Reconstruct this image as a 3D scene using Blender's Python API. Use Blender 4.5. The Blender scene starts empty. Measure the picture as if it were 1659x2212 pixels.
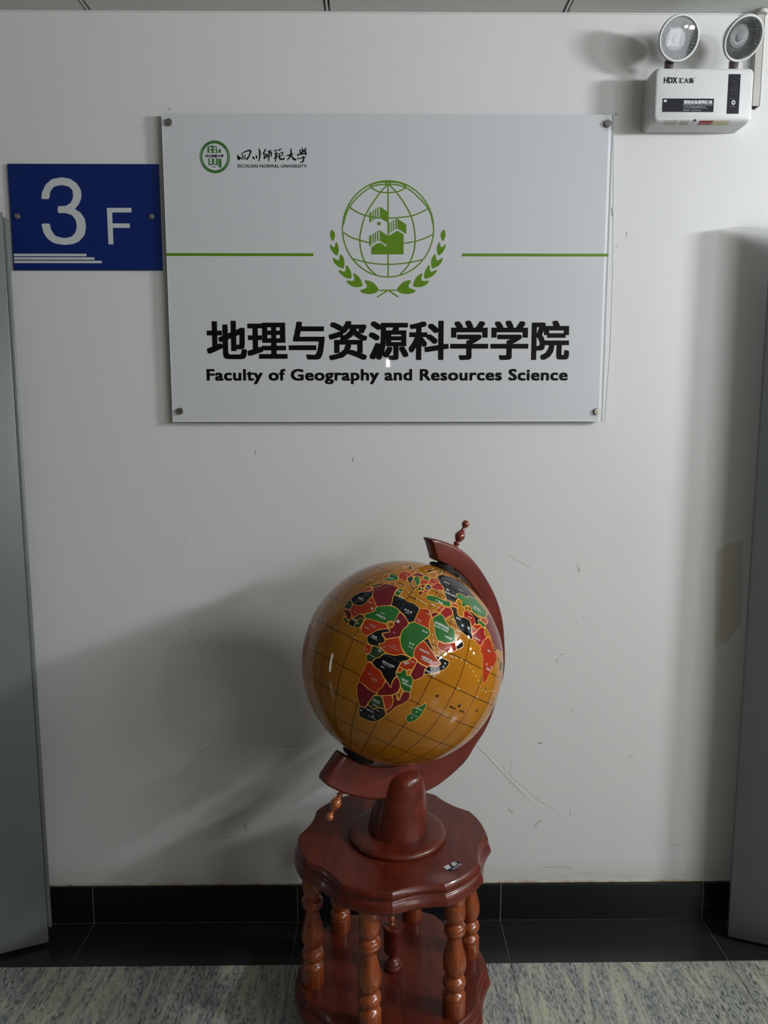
import bpy, bmesh, math, random
from mathutils import Vector, Matrix
from mathutils.geometry import tessellate_polygon
random.seed(7)
SC = bpy.context.scene
COL = SC.collection
PI = math.pi

# ---------------------------------------------------------------- camera
PITCH, YAW, ROLL, CAMH, CAMD = math.radians(7.57008), math.radians(0.61605), math.radians(-0.04663), 1.51083, 2.12
_cp, _sp = math.cos(PITCH), math.sin(PITCH)
_F = Vector((math.sin(YAW) * _cp, math.cos(YAW) * _cp, -_sp))
_R0 = Vector((math.cos(YAW), -math.sin(YAW), 0)); _U0 = _R0.cross(_F)
_R = _R0 * math.cos(ROLL) + _U0 * math.sin(ROLL)
_U = -_R0 * math.sin(ROLL) + _U0 * math.cos(ROLL)
cd = bpy.data.cameras.new('camera'); cam = bpy.data.objects.new('camera', cd); COL.objects.link(cam)
cd.sensor_fit = 'VERTICAL'; cd.sensor_height = 36.0; cd.lens = 1660.0 / 2212.0 * 36.0
cd.clip_start = 0.02; cd.clip_end = 100
m = Matrix.Identity(4)
for i in range(3):
    m[i][0] = _R[i]; m[i][1] = _U[i]; m[i][2] = -_F[i]
m[0][3], m[1][3], m[2][3] = 0.0, -CAMD, CAMH
cam.matrix_world = m
SC.camera = cam

# ---------------------------------------------------------------- light
w = bpy.data.worlds.new('world'); SC.world = w; w.use_nodes = True
w.node_tree.nodes['Background'].inputs[0].default_value = (0.80, 0.90, 1.0, 1)
w.node_tree.nodes['Background'].inputs[1].default_value = 0.02
def area(name, loc, direction, sx, sy, power, col=(1, 1, 1), spread=180):
    d = bpy.data.lights.new(name, 'AREA'); d.shape = 'RECTANGLE'; d.size = sx; d.size_y = sy
    d.energy = power; d.color = col; d.spread = math.radians(spread)
    o = bpy.data.objects.new(name, d); COL.objects.link(o); o.location = loc
    o.rotation_euler = Vector(direction).to_track_quat('-Z', 'Y').to_euler()
    return o
XR, YF, XL = 3.15, -4.2, -4.5
area('window_light_high', (XR + 0.02, -1.52, 2.34), (-1, 0, 0), 0.50, 0.15, 86, (0.93, 0.97, 1.0))
area('window_light_front', (2.60, YF - 0.02, 1.60), (0, 1, 0), 1.0, 1.1, 26, (0.94, 0.97, 1.0))
WY = (-2.55, -3.20, -3.85)
for _y in WY:
    area('window_light_strip', (XR + 0.02, _y, 2.33), (-1, 0, 0), 0.45, 0.14, 25, (0.93, 0.97, 1.0))
SPOTS = ((-0.66, 2.13, 0.14), (-0.84, 1.62, 0.10), (-0.72, 1.36, 0.09))
for _y, _z, _s in SPOTS:
    area('small_pane_light', (XR + 0.02, _y, _z), (-1, 0, 0), _s, _s, 260 * _s * _s, (0.95, 0.98, 1.0))
area('window_light_left', (XL - 0.02, -0.75, 0.95), (1, 0, 0), 0.24, 1.2, 4, (0.92, 0.97, 1.0))
area('wall_lamp', (0.10, YF + 0.03, 1.88), (0, 1, 0), 0.03, 0.06, 0.13, (1.0, 0.98, 0.95))
SC.view_settings.view_transform = 'Standard'; SC.view_settings.look = 'None'
SC.view_settings.exposure = -0.12; SC.view_settings.gamma = 1.0; SC.view_settings.use_curve_mapping = False
SC.cycles.use_denoising = True
SC.cycles.max_bounces = 8; SC.cycles.diffuse_bounces = 5; SC.cycles.glossy_bounces = 4; SC.cycles.transmission_bounces = 6

# ---------------------------------------------------------------- traced data: lon/lat (x0.1 deg) on the ball, x/z (x0.1 mm) on the sign
POLYS="""K -128 297 -107 315 -75 344 -62 355 -51 359 -53 343 -67 324 -87 306 -101 296
R -148 261 -160 253 -168 224 -151 228 -143 243 -116 251 -112 266 -93 266 -86 287 -85 293 -124 294
M -50 358 60 369 52 348 56 326 66 311 66 296 82 270 89 244 67 232 19 203 2 218 -24 234 -48 249 -83 291 -124 294 -87 306 -61 327
K -83 291 -48 249 -53 226 -51 199 -63 177 -80 167 -105 165 -126 159 -135 169 -155 176 -167 177 -169 211 -149 226 -145 245 -116 251 -105 268 -88 266
R -46 249 -10 224 14 208 24 193 25 174 13 163 -8 150 -15 139 -36 134 -51 122 -59 105 -71 94 -89 111 -108 122 -122 128 -118 143 -126 159 -105 165 -80 167 -63 177 -51 199 -53 226
D -170 175 -148 174 -128 162 -117 140 -122 128 -143 124 -166 122 -173 136 -174 154
M -157 110 -138 124 -116 126 -93 113 -77 95 -80 77 -97 76 -112 89 -134 99 -149 104
R -144 93 -132 96 -121 86 -127 80 -140 86
D -129 79 -111 83 -99 73 -81 75 -77 56 -91 55 -115 64
K -74 91 -51 95 -35 95 -34 68 -32 53 -55 54 -75 56 -78 74
W -70 94 -61 108 -49 125 -35 132 -15 130 1 119 7 113 -3 111 -21 114 -29 109 -36 96 -55 95
D -29 109 -21 114 -2 112 3 90 6 68 -7 60 -32 53 -36 71 -35 95
R 2 110 9 113 7 85 12 60 0 63 1 83
G -13 138 -1 152 18 167 25 181 19 203 53 225 90 242 121 246 156 236 152 213 157 194 155 168 135 159 125 140 93 137 61 132 36 131 17 126 6 117 -2 125
R 7 115 17 126 43 131 78 133 103 138 123 144 136 130 148 126 124 113 99 97 81 69 63 45 41 42 16 56 10 80 8 106
M 158 236 190 224 227 200 231 179 219 163 216 138 221 112 198 98 159 70 142 81 127 87 134 95 162 111 155 123 146 127 163 139 163 156 155 168 157 194 152 213
K 64 44 81 69 95 91 119 109 147 125 157 120 162 111 139 97 129 83 144 76 162 65 162 51 135 35 145 28 165 21 157 18 130 19 107 12 84 14 72 27
R 159 70 186 87 204 101 220 110 231 92 247 71 274 53 291 45 261 35 241 19 208 11 188 12 161 21 135 35 162 51
O 162 157 164 142 154 131 138 130 126 140 124 155 134 167 150 167
K 66 311 87 313 110 320 143 312 168 308 195 314 224 308 246 302 249 260 250 236 250 215 240 207 230 198 206 214 156 235 121 246 89 244 81 274 66 296
G 71 368 81 370 90 363 97 345 97 322 87 311 76 310 62 321 58 338 61 356
R 245 301 270 309 291 322 302 313 311 302 330 282 327 264 332 241 344 215 318 217 297 217 267 217 251 217 250 236 249 260 246 302
G 251 217 241 205 229 196 231 175 219 163 216 138 224 107 235 87 246 71 266 52 291 45 317 43 327 51 316 73 315 100 326 124 336 145 335 145 352 174 357 188 353 202 343 214 318 217 297 217 267 217
R 336 144 353 143 381 128 414 113 430 98 470 83 461 64 445 51 430 53 416 42 392 33 369 34 345 47 327 51 316 73 315 100 326 124 334 142
K 336 146 343 157 354 170 384 145 410 123 419 112 408 113 378 130 353 143
K 422 109 452 108 485 111 511 108 510 85 499 62 483 46 452 21 410 -6 403 14 405 31 418 45 430 53 445 51 461 64 471 83 435 95
M 351 41 382 37 406 38 404 23 406 6 411 -13 403 -27 375 -54 360 -43 348 -34 350 -2
R 278 0 303 18 311 34 326 49 351 42 349 13 346 -13 333 -11 323 -24 304 -23 279 -21
K 183 3 208 11 239 17 261 35 286 42 315 39 313 25 286 10 280 -11 278 -27 277 -58 290 -68 282 -86 280 -109 290 -137 272 -125 247 -112 221 -97 209 -84 191 -81 174 -79 153 -68 141 -64 151 -51 154 -36 172 -26
D 111 10 130 19 157 16 168 20 189 11 176 -9 172 -26 154 -37 149 -53 141 -64 121 -69 113 -59 104 -45 114 -27 118 -20 114 -4
R 80 12 92 8 112 12 115 -6 118 -23 106 -32 101 -43 86 -26 78 -11
R 120 -74 136 -67 154 -71 175 -81 194 -79 210 -87 222 -100 248 -112 246 -131 245 -157 234 -169 236 -196 215 -194 189 -196 165 -186 142 -181 118 -182 115 -156 121 -122 122 -91
M 115 -184 135 -181 158 -186 182 -195 205 -195 228 -194 238 -198 222 -210 219 -227 214 -250 208 -260 206 -281 200 -296 183 -299 164 -298 147 -272 128 -241 118 -214
M 250 -114 268 -124 290 -138 282 -114 283 -89 291 -71 310 -82 324 -100 330 -116 329 -138 319 -157 300 -172 266 -190 246 -204 236 -196 234 -169 245 -157 247 -134
D 221 -216 236 -203 262 -196 280 -214 305 -249 289 -255 265 -262 250 -286 236 -277 220 -271 208 -278 211 -251 220 -230
K 165 -301 184 -301 204 -296 208 -278 220 -272 236 -277 250 -286 266 -264 289 -255 306 -251 329 -277 320 -304 301 -333 275 -352 251 -358 224 -360 198 -365 180 -352 169 -324
R 264 -192 287 -179 308 -168 324 -182 334 -211 331 -236 319 -253 303 -240 279 -211
M 310 -166 326 -152 352 -179 354 -158 352 -127 369 -117 387 -116 397 -138 397 -154 385 -179 358 -209 345 -243 331 -277 316 -254 331 -236 334 -211 325 -182
G 280 -53 300 -47 300 -34 308 -23 323 -24 326 -37 342 -44 350 -35 370 -50 375 -63 378 -83 385 -102 389 -116 369 -117 350 -125 330 -109 321 -95 306 -78 290 -68 279 -60
O 331 -111 347 -117 353 -130 348 -145 356 -164 352 -179 339 -172 328 -154 332 -140 332 -121
O 327 -19 344 -8 346 -34 342 -44 330 -42 324 -32
R 281 -22 298 -20 303 -46 281 -48
G 489 -124 497 -141 499 -177 498 -209 487 -241 465 -262 445 -260 431 -240 439 -215 445 -202 433 -194 436 -182 453 -170 468 -155 479 -139
G 336 281 350 297 368 322 383 325 399 319 413 304 429 288 449 281 472 281 486 271 495 255 504 232 516 224 490 206 450 182 426 183 412 179 398 188 380 208 365 237 351 261
R 411 171 421 181 434 179 450 182 480 198 506 214 520 194 530 177 497 152 469 143 440 139 419 150
K 507 213 516 224 543 243 562 226 565 212 530 179 519 193
N 391 379 416 388 440 385 451 371 455 355 434 337 419 320 416 304 401 318 383 325 367 326 378 349
R 361 377 388 380 369 332 347 328 340 336 348 354
K 305 315 328 327 338 328 316 306
M 317 301 341 321 364 328 358 311 344 289 334 283
G 245 392 263 408 297 419 331 420 365 423 399 431 423 425 425 397 408 391 376 385 344 383 306 375 272 369 255 373
K 428 399 452 409 479 409 482 378 498 365 517 365 535 374 564 374 590 373 598 345 607 315 612 296 620 272 596 268 563 277 534 283 513 290 495 303 481 322 466 336 456 356 441 378
N 533 406 548 425 566 426 589 418 616 417 631 402 639 370 611 343 604 337 600 358 593 374 559 376 537 376
K 548 450 565 465 573 466 565 449 570 437 591 433 616 435 641 427 664 422 695 423 711 420 679 409 667 393 670 377 650 368 637 374 631 402 616 417 590 424 564 429 548 433
K 235 590 268 638 316 666 368 674 450 695 606 712 683 660 715 598 774 549 849 508 822 521 789 544 739 569 666 568 611 557 591 530 572 532 522 538 483 528 460 505 482 476 466 465 459 433 418 431 385 433 376 451 349 481 348 501 333 521 299 539 279 561
G 460 508 483 528 522 538 573 534 591 530 611 557 666 568 739 569 789 544 822 521 863 505 811 471 769 444 701 437 655 434 609 441 619 459 599 474 562 466 544 447 523 439 513 451 522 475 509 485 481 480 468 493
O 571 467 595 474 617 464 613 445 588 434 567 438 563 448
O 482 476 509 485 522 475 513 451 523 439 549 433 543 416 524 401 534 390 531 372 513 367 490 372 479 390 483 414 481 438 468 448 467 461
M 804 463 871 503 938 504 975 488 992 458 1035 426 1095 390 1099 343 1103 299 956 289 903 294 886 283 840 300 822 311 808 338 789 363 758 380 743 385 757 406 790 418
R 704 438 735 438 787 447 822 446 784 415 756 404 730 409 697 410 711 420
G 673 409 698 411 703 408 736 405 755 400 745 381 728 378 711 375 692 387 670 380 667 395
R 609 336 628 363 639 368 655 369 673 376 686 385 708 375 676 357 654 335 629 312 611 302
N 618 302 639 317 662 341 688 364 714 374 726 372 733 360 727 338 751 328 737 313 711 296 706 279 697 265 682 259 662 263 648 274 622 273 615 289
O 727 374 755 380 773 371 789 362 803 346 804 337 769 339 750 326 733 337 735 354
R 744 316 765 330 790 328 811 308 815 292 839 277 879 267 887 230 862 208 832 172 814 148 785 76 763 95 742 131 726 187 716 220 688 227 699 244 686 258 709 274 712 296
R 196 548 227 566 256 568 278 559 295 538 318 529 336 521 346 504 341 486 314 477 299 467 271 465 252 466 241 482 235 490 211 480 207 512
N 266 523 295 538 318 529 336 521 346 504 341 486 314 477 299 467 271 465 252 466 242 480 253 494
G 138 540 158 545 192 546 199 517 174 507 159 512 139 507
M 54 535 62 545 134 546 133 514 95 510 75 502 76 484 54 501
K 208 476 227 486 238 475 256 463 250 446 233 440 209 438 205 457
R 143 495 161 510 192 511 203 510 211 480 198 476 180 466 167 450 155 464 146 481
R 208 435 233 440 251 444 245 424 239 406 218 410
M 179 399 195 405 214 408 219 403 214 389 210 371 198 378
M 168 448 180 466 200 466 205 441 194 435 178 437
K 187 429 200 438 213 415 199 412
D 164 419 174 435 188 427 194 410 181 403 172 408
G 82 481 85 508 107 510 134 490 155 465 160 444 144 430 116 455 97 463
K 42 472 58 492 80 480 96 462 93 439 124 419 155 401 161 395 153 388 140 391 113 413 84 432 64 441 46 457
R -27 449 -43 469 -49 495 -33 508 -6 511 26 509 43 507 53 489 39 470 47 454 69 432 55 426 36 426 17 426 8 424 -19 439
G -61 375 -89 374 -83 389 -77 410 -86 422 -101 429 -99 440 -66 446 -35 444 -9 431 7 420 -4 406 -25 388
M -104 379 -107 399 -105 417 -97 424 -84 416 -85 403 -88 387 -93 375
K -64 535 -61 554 -86 571 -87 586 -56 578 -26 566 -2 559 -18 545 -43 540
M -120 541 -112 559 -99 548 -102 537
R -13 512 -3 529 27 546 44 548 47 517 30 511 1 511
M 66 609 67 634 80 665 123 701 118 662 94 632 85 598
K 104 594 102 624 123 658 156 678 176 661 154 624 130 595
G 192 691 208 727 256 736 273 682 252 651 225 663
O 236 407 244 436 256 457 275 467 289 467 308 469 323 481 343 479 361 466 378 448 379 433 371 422 350 419 316 420 285 418 258 407
O 147 559 147 591 174 627 211 653 234 639 228 610 238 581 227 566 192 550 164 552
M 381 433 416 437 459 439 462 433 418 428 386 427
R 425 421 440 430 480 433 483 414 459 414 432 414
K 821 304 837 303 880 279 876 270 834 278
K 895 262 928 241 925 226 897 229
K 944 243 972 239 1017 223 986 187 942 182 939 214
N -458 -13 -374 -41 -345 -78 -373 -143 -387 -224 -442 -234 -476 -175 -462 -108 -462 -55
K 815 85 821 72 820 55 809 55 805 67
G 961 57 986 34 1020 -3 1101 -59 1002 -20 986 12 957 41"""
ROUTES="""-268 307 -223 318 -191 326 -149 339 -118 349 -88 360 -56 367 -24 375 22 387 59 387 96 380 127 366 150 355 190 349 227 346 260 342
370 199 383 179 399 149 426 130 457 129 496 136 537 141 572 146 606 141 649 126 687 109 726 88 753 65 785 50 822 49 855 59 918 73 969 67
221 347 269 341 300 333"""
LABELS="""76 165 5.4 AFRICA w
77 185 3.1 尼日尔 w
194 257 4.9 利·比·亚 w
195 244 2.5 LIBYA w
-104 210 3.4 毛里塔尼亚 w
-94 202 2.0 MAURITANIA w
-33 210 4.5 马里 r
5 183 7.4 非 w
172 180 7.3 洲 w
113 312 3.2 的黎波里 w
-72 129 3.2 巴马科 r
64 103 4.1 尼日利亚 r
66 95 1.9 NIGERIA r
40 80 4.1 拉各斯 r
-50 87 3.0 科特迪瓦 w
-22 82 3.0 加纳 w
101 57 4.1 喀麦隆 w
103 47 2.3 CAMEROON w
-52 405 4.6 西班牙 w
11 478 4.6 法国 r
76 343 3.6 突尼斯 w
184 118 2.9 乍得 r
216 58 3.5 中·非 r
217 47 2.5 CENTRAL·AFRICA r
171 33 2.9 班吉 r
289 106 4.8 苏·丹 w
291 88 2.7 SUDAN w
391 72 4.8 埃塞俄比亚 w
390 60 3.3 ETHIOPIA w
364 100 3.8 亚的斯亚贝巴 w
226 -34 3.8 刚果民主共和国 w
224 -44 2.1 ZAIRE·CONGO w
206 -60 2.9 金沙萨 w
132 -34 2.5 布拉柴维尔 w
97 -16 3.1 加蓬 r
334 -70 3.8 坦桑尼亚 w
334 -78 1.9 TANZANIA w
354 -87 3.8 达累斯萨拉姆 w
330 27 2.9 乌干达 w
192 -134 4.0 安·哥·拉 r
193 -143 2.1 ANGOLA r
161 -119 2.9 罗安达 r
247 -230 3.8 博茨瓦纳 w
248 -240 1.9 BOTSWANA w
250 -256 2.9 哈博罗内 w
234 -297 3.3 比勒陀利亚 w
278 -277 2.3 莱索托 w
182 -320 4.5 南 w
263 -319 4.4 非 w
262 -329 1.9 SOUTH·AFRICA w
467 -172 3.1 塔那那利佛 w
466 -191 3.8 马 w
462 -228 3.8 岛 w
461 -212 2.1 MADAGASCAR w
5 9 4.9 0° c
162 6 5.8 15° w
306 9 6.7 30° w
463 9 4.8 45° c
616 6 4.8 60° c
765 7 4.9 75° c
923 8 4.1 90° c
-137 8 5.0 15° c
-288 9 4.5 30° c
524 -72 6.2 印 k
674 -71 6.3 度 k
819 -59 6.5 洋 k
641 -93 4.1 INDIAN k
711 -91 4.1 OCEAN k
519 135 3.3 0° c
490 90 4.2 索 w
488 71 3.8 里 w
423 18 3.8 摩加迪沙 w
775 257 4.0 新德里 w
763 182 5.5 印 w
820 181 5.6 度 w
793 163 5.0 INDIA w
403 265 7.0 沙特阿拉伯 w
405 248 3.9 SAUDI·ARABIA w
327 193 3.9 喀土穆 w
270 237 4.5 埃·及 r
280 230 2.3 EGYPT r
305 290 3.9 开罗 r
497 348 4.2 德黑兰 w
533 320 6.4 伊 w
580 323 6.5 朗 w
460 219 4.3 马斯喀特 w
463 326 4.0 巴格达 c
508 278 3.9 波斯湾 c
311 356 5.0 塞浦 c
360 354 4.4 叙利亚 r
339 396 4.6 土·耳·其 w
352 388 3.0 TURKEY w
375 419 3.0 安卡拉 w
408 485 5.6 EUROPE w
380 511 6.6 欧 w
358 573 4.8 俄罗斯 w
523 569 4.2 莫斯科 w
688 486 5.2 哈萨克斯坦 w
688 472 3.3 KAZAKHSTAN w
244 542 4.1 乌克兰 r
243 503 3.5 基辅 r
228 455 3.0 罗马尼亚 w
228 426 3.2 保加利亚 r
329 432 3.0 黑海 k
633 337 4.0 阿富汗 w
586 392 4.4 土库曼 c
654 287 5.0 巴基斯坦 c
46 397 3.4 地·中·海 k
179 342 4.0 地·中·海 k"""
EMB_LINES="""1538 19826 1529 19667 1499 19511 1450 19359 1381 19216 1295 19082 1191 18961 1073 18855 943 18766 801 18694 652 18642 497 18610 340 18600 182 18610 28 18641 -122 18693 -263 18764 -393 18854 -511 18959 -614 19080 -701 19213 -769 19356 -818 19507 -848 19663 -857 19822 -845 19980 -813 20135 -762 20285 -692 20427 -605 20558 -502 20676 -384 20780 -254 20867 -115 20937 32 20987 185 21018 340 21029 495 21019 647 20989 795 20939 935 20870 1064 20783 1182 20680 1286 20562 1373 20431 1443 20289 1495 20140 1526 19984 1538 19826
338 20933 340 20375
340 20375 342 19654
340 19178 342 18595
-128 20910 -59 20832 104 20754 338 20733 594 20760 757 20834 809 20901
338 20944 58 20921 -175 20832 -456 20619 -668 20373 -774 20148 -830 19923
361 20944 617 20923 897 20812 1132 20623 1367 20377 1474 20153 1523 19927
338 20944 151 20755 -83 20441 -271 20127 -379 19744 -403 19517 -358 19200 -229 18904 -88 18744 30 18652
361 20944 548 20755 782 20443 959 20107 1042 19746 1055 19520 1021 19247 904 18951 763 18767 645 18653
338 20944 244 21017
361 20944 442 21018
-128 20910 58 20977 338 21000 641 20978 809 20901
-679 20373 -481 20250 -248 20161 56 20105 337 20094 642 20111 947 20152 1181 20231 1379 20332
-836 19732 -649 19619 -403 19533 -145 19473
761 19462 1043 19504 1278 19577 1513 19679
-582 19063 -323 18995 7 18938 337 18922 668 18939 928 18973 1234 19042
100 18257 563 18257
314 18239 52 18082
373 18239 617 18082"""
EMB_POLYS="""-149 20228 -93 20257 -94 20010 -150 19974
-60 20284 -32 20298 -33 20037 -61 20019
-4 20318 24 20334 24 20071 -5 20055
57 20356 90 20374 89 20105 56 20092
127 20386 326 20252 349 19970 127 20105
61 19997 145 19997 145 19914 61 19914
349 19975 380 19975 380 19711 349 19700
413 19998 436 20011 436 19745 413 19731
469 20038 497 20050 497 19779 469 19768
534 20072 567 20083 568 19824 535 19813
586 20088 818 19933 819 19694 586 19836
-151 19649 -95 19676 -96 19409 -152 19382
-62 19694 -34 19713 -34 19455 -63 19445
-5 19731 23 19744 22 19484 -6 19473
56 19771 89 19787 88 19514 55 19507
126 19790 326 19650 373 19650 586 19779 749 19684 750 19178 -96 19177 -96 19359 32 19446 149 19473 290 19371 319 19410 243 19455 126 19530"""
EMB_LEAVES="""-1140 19821 -1059 19720 -1053 19618 -1115 19494 -1178 19607 -1188 19720
-1186 19453 -1075 19324 -1026 19521 -957 19358 -962 19244 -1006 19126 -1122 19233 -1192 19358
-1131 19108 -955 18994 -923 19210 -829 19085 -807 18949 -832 18795 -1008 18880 -1090 18971
-990 18795 -785 18709 -772 18937 -667 18789 -627 18674 -633 18537 -821 18594 -927 18686
-787 18509 -538 18486 -596 18720 -443 18617 -373 18514 -326 18342 -563 18335 -693 18399
-426 18250 -184 18331 -313 18533 -89 18480 29 18377 105 18257 -19 18169 -208 18151 -350 18192
1808 19826 1727 19724 1721 19623 1783 19498 1845 19611 1856 19725
1854 19457 1742 19328 1693 19525 1624 19362 1629 19248 1673 19129 1790 19237 1860 19362
1798 19111 1622 18997 1590 19214 1496 19088 1474 18951 1498 18798 1675 18883 1757 18974
1657 18798 1452 18711 1438 18940 1333 18791 1293 18676 1299 18539 1488 18596 1594 18688
1453 18511 1204 18488 1262 18722 1109 18619 1038 18516 992 18343 1229 18336 1359 18401
1092 18251 849 18331 979 18534 754 18481 636 18377 560 18257 684 18170 874 18152 1016 18193"""
CALLIG="""-3563 21665 13 -3550 21614 39 -3529 21558 47 -3513 21538 17
-3532 21620 22 -3501 21583 34 -3486 21558 13
-3488 21666 13 -3356 21744 22 -3225 21765 32 -3249 21666 26 -3313 21563 30 -3344 21538 11
-3414 21670 11 -3433 21614 26 -3468 21573 13
-3362 21670 11 -3377 21608 22 -3356 21573 13
-3469 21558 13 -3356 21569 19
-3173 21621 13 -3143 21574 41 -3155 21553 11
-3077 21650 26 -3065 21572 26
-3008 21821 15 -2983 21745 32 -2991 21605 26 -3011 21500 15
-2830 21820 11 -2853 21758 26 -2907 21684 19
-2870 21698 19 -2866 21560 24
-2855 21688 13 -2812 21667 24 -2822 21616 24 -2862 21574 13
-2782 21746 17 -2684 21771 24
-2781 21698 11 -2796 21601 19
-2761 21705 15 -2685 21725 26 -2696 21622 19
-2732 21771 22 -2750 21606 26 -2759 21492 9
-2575 21800 13 -2598 21746 24
-2572 21767 17 -2524 21779 13
-2478 21808 13 -2489 21759 24
-2478 21788 17 -2415 21808 17
-2610 21688 19 -2508 21701 19
-2555 21734 19 -2566 21627 26 -2581 21490 13
-2623 21573 22 -2509 21617 19
-2596 21637 17 -2517 21656 17
-2464 21705 13 -2390 21722 22 -2405 21656 17 -2459 21631 13
-2473 21699 19 -2471 21582 30 -2406 21557 32 -2354 21569 22 -2358 21615 6
-2297 21636 17 -2209 21665 26 -2109 21690 13
-2181 21824 17 -2174 21700 32 -2228 21590 26 -2303 21524 6
-2183 21690 17 -2135 21591 32 -2070 21541 41 -2073 21525 9
-1943 21797 13 -1936 21690 24
-1886 21847 17 -1872 21748 19
-1790 21843 17 -1857 21748 19 -1949 21680 17
-1965 21773 15 -1839 21785 17
-1935 21727 17 -1813 21748 19
-1804 21798 17 -1797 21707 26
-1992 21694 17 -2006 21632 26
-1993 21665 19 -1784 21703 26 -1819 21645 11
-1876 21645 17 -1855 21587 26 -1865 21513 30 -1909 21480 19 -1947 21504 6
-2024 21566 19 -1794 21604 19"""
NUM3="-8745 20591 -8721 20759 -8613 20958 -8440 21090 -8203 21138 -7970 21104 -7797 20986 -7696 20814 -7697 20628 -7769 20468 -7887 20342 -7739 20255 -7636 20094 -7615 19907 -7657 19692 -7805 19530 -7976 19454 -8214 19432 -8477 19475 -8638 19582 -8740 19744 -8782 19974 -8559 19975 -8540 19825 -8438 19663 -8219 19605 -8022 19637 -7906 19732 -7855 19906 -7874 20067 -7965 20187 -8128 20241 -8336 20240 -8326 20414 -8118 20419 -7989 20494 -7913 20627 -7917 20813 -8009 20906 -8213 20945 -8395 20905 -8499 20786 -8538 20592"
LETF="-7048 20373 -6401 20375 -6406 20260 -6912 20259 -6914 19980 -6463 19981 -6468 19868 -6913 19868 -6916 19450 -7048 19450"
# ---------------------------------------------------------------- materials
def srgb(r, g, b):
    f = lambda c: (c / 255) / 12.92 if c / 255 <= 0.04045 else ((c / 255 + 0.055) / 1.055) ** 2.4
    return (f(r), f(g), f(b), 1)
class NT:
    def __init__(s, name):
        s.m = bpy.data.materials.new(name); s.m.use_nodes = True; s.t = s.m.node_tree; s.n = s.t.nodes; s.l = s.t.links
        s.b = s.n['Principled BSDF']
    def node(s, ty, **k):
        n = s.n.new(ty)
        for a, v in k.items(): setattr(n, a, v)
        return n
    def link(s, a, b): s.l.new(a, b)
    def math(s, op, a, b=None, c=None):
        n = s.n.new('ShaderNodeMath'); n.operation = op
        for i, v in enumerate((a, b, c)):
            if v is None: continue
            if isinstance(v, (int, float)): n.inputs[i].default_value = v
            else: s.l.new(v, n.inputs[i])
        return n.outputs[0]
    def mix(s, f, a, b):
        n = s.n.new('ShaderNodeMix'); n.data_type = 'RGBA'
        for v, k in ((f, 0), (a, 6), (b, 7)):
            if isinstance(v, (int, float)): n.inputs[k].default_value = v
            elif isinstance(v, tuple): n.inputs[k].default_value = v
            else: s.l.new(v, n.inputs[k])
        return n.outputs[2]
    def noise(s, scale, detail=4, rough=0.55, vec=None, dist=0.0):
        n = s.n.new('ShaderNodeTexNoise'); n.inputs['Scale'].default_value = scale; n.inputs['Detail'].default_value = detail
        n.inputs['Roughness'].default_value = rough; n.inputs['Distortion'].default_value = dist
        if vec is not None: s.l.new(vec, n.inputs['Vector'])
        return n.outputs[0]
    def coord(s, scale=(1, 1, 1), kind='Object', rot=(0, 0, 0)):
        t = s.n.new('ShaderNodeTexCoord'); mp = s.n.new('ShaderNodeMapping')
        mp.inputs['Scale'].default_value = scale; mp.inputs['Rotation'].default_value = rot
        s.l.new(t.outputs[kind], mp.inputs[0]); return mp.outputs[0]
    def ramp(s, f, stops):
        n = s.n.new('ShaderNodeValToRGB'); e = n.color_ramp.elements
        while len(e) < len(stops): e.new(0.5)
        for i, (p, c) in enumerate(stops): e[i].position = p; e[i].color = c
        s.l.new(f, n.inputs[0]); return n.outputs[0]
    def set(s, **k):
        mp = dict(color='Base Color', rough='Roughness', metal='Metallic', coat='Coat Weight', coat_rough='Coat Roughness',
                  spec='Specular IOR Level', trans='Transmission Weight', ior='IOR', emis='Emission Strength', ecol='Emission Color', sss='Subsurface Weight')
        for a, v in k.items():
            i = s.b.inputs[mp[a]]
            if isinstance(v, (int, float, tuple)): i.default_value = v
            else: s.l.new(v, i)
        return s
    def bump(s, h, strength=0.2, dist=0.001):
        n = s.n.new('ShaderNodeBump'); n.inputs['Strength'].default_value = strength; n.inputs['Distance'].default_value = dist
        s.l.new(h, n.inputs['Height']); s.l.new(n.outputs[0], s.b.inputs['Normal']); return s
def flat(name, color, rough=0.5, **k):
    return NT(name).set(color=color, rough=rough, **k).m

def mk_wall():
    t = NT('painted_wall'); v = t.coord()
    n1 = t.noise(1.3, 3, 0.5, v); n2 = t.noise(260, 3, 0.6, v)
    c = t.mix(n1, (0.615, 0.612, 0.595, 1), (0.67, 0.67, 0.658, 1))
    sep = t.node('ShaderNodeSeparateXYZ'); t.link(v, sep.inputs[0])
    # grime just above the skirting
    low = t.math('SUBTRACT', 0.19, sep.outputs[2]); low = t.math('MULTIPLY', low, 14); low = t.math('MINIMUM', t.math('MAXIMUM', low, 0), 1)
    n3 = t.noise(9, 5, 0.7, t.coord((1, 1, 3)))
    g = t.math('MULTIPLY', low, t.math('MULTIPLY', n3, 0.55))
    c = t.mix(g, c, (0.33, 0.28, 0.20, 1))
    t.set(color=c, rough=0.42, spec=0.35); t.bump(n2, 0.08, 0.0004); return t.m
M_wall = mk_wall()
M_front = flat('grey_hall_paint', (0.15, 0.122, 0.085, 1), 0.6)
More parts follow.
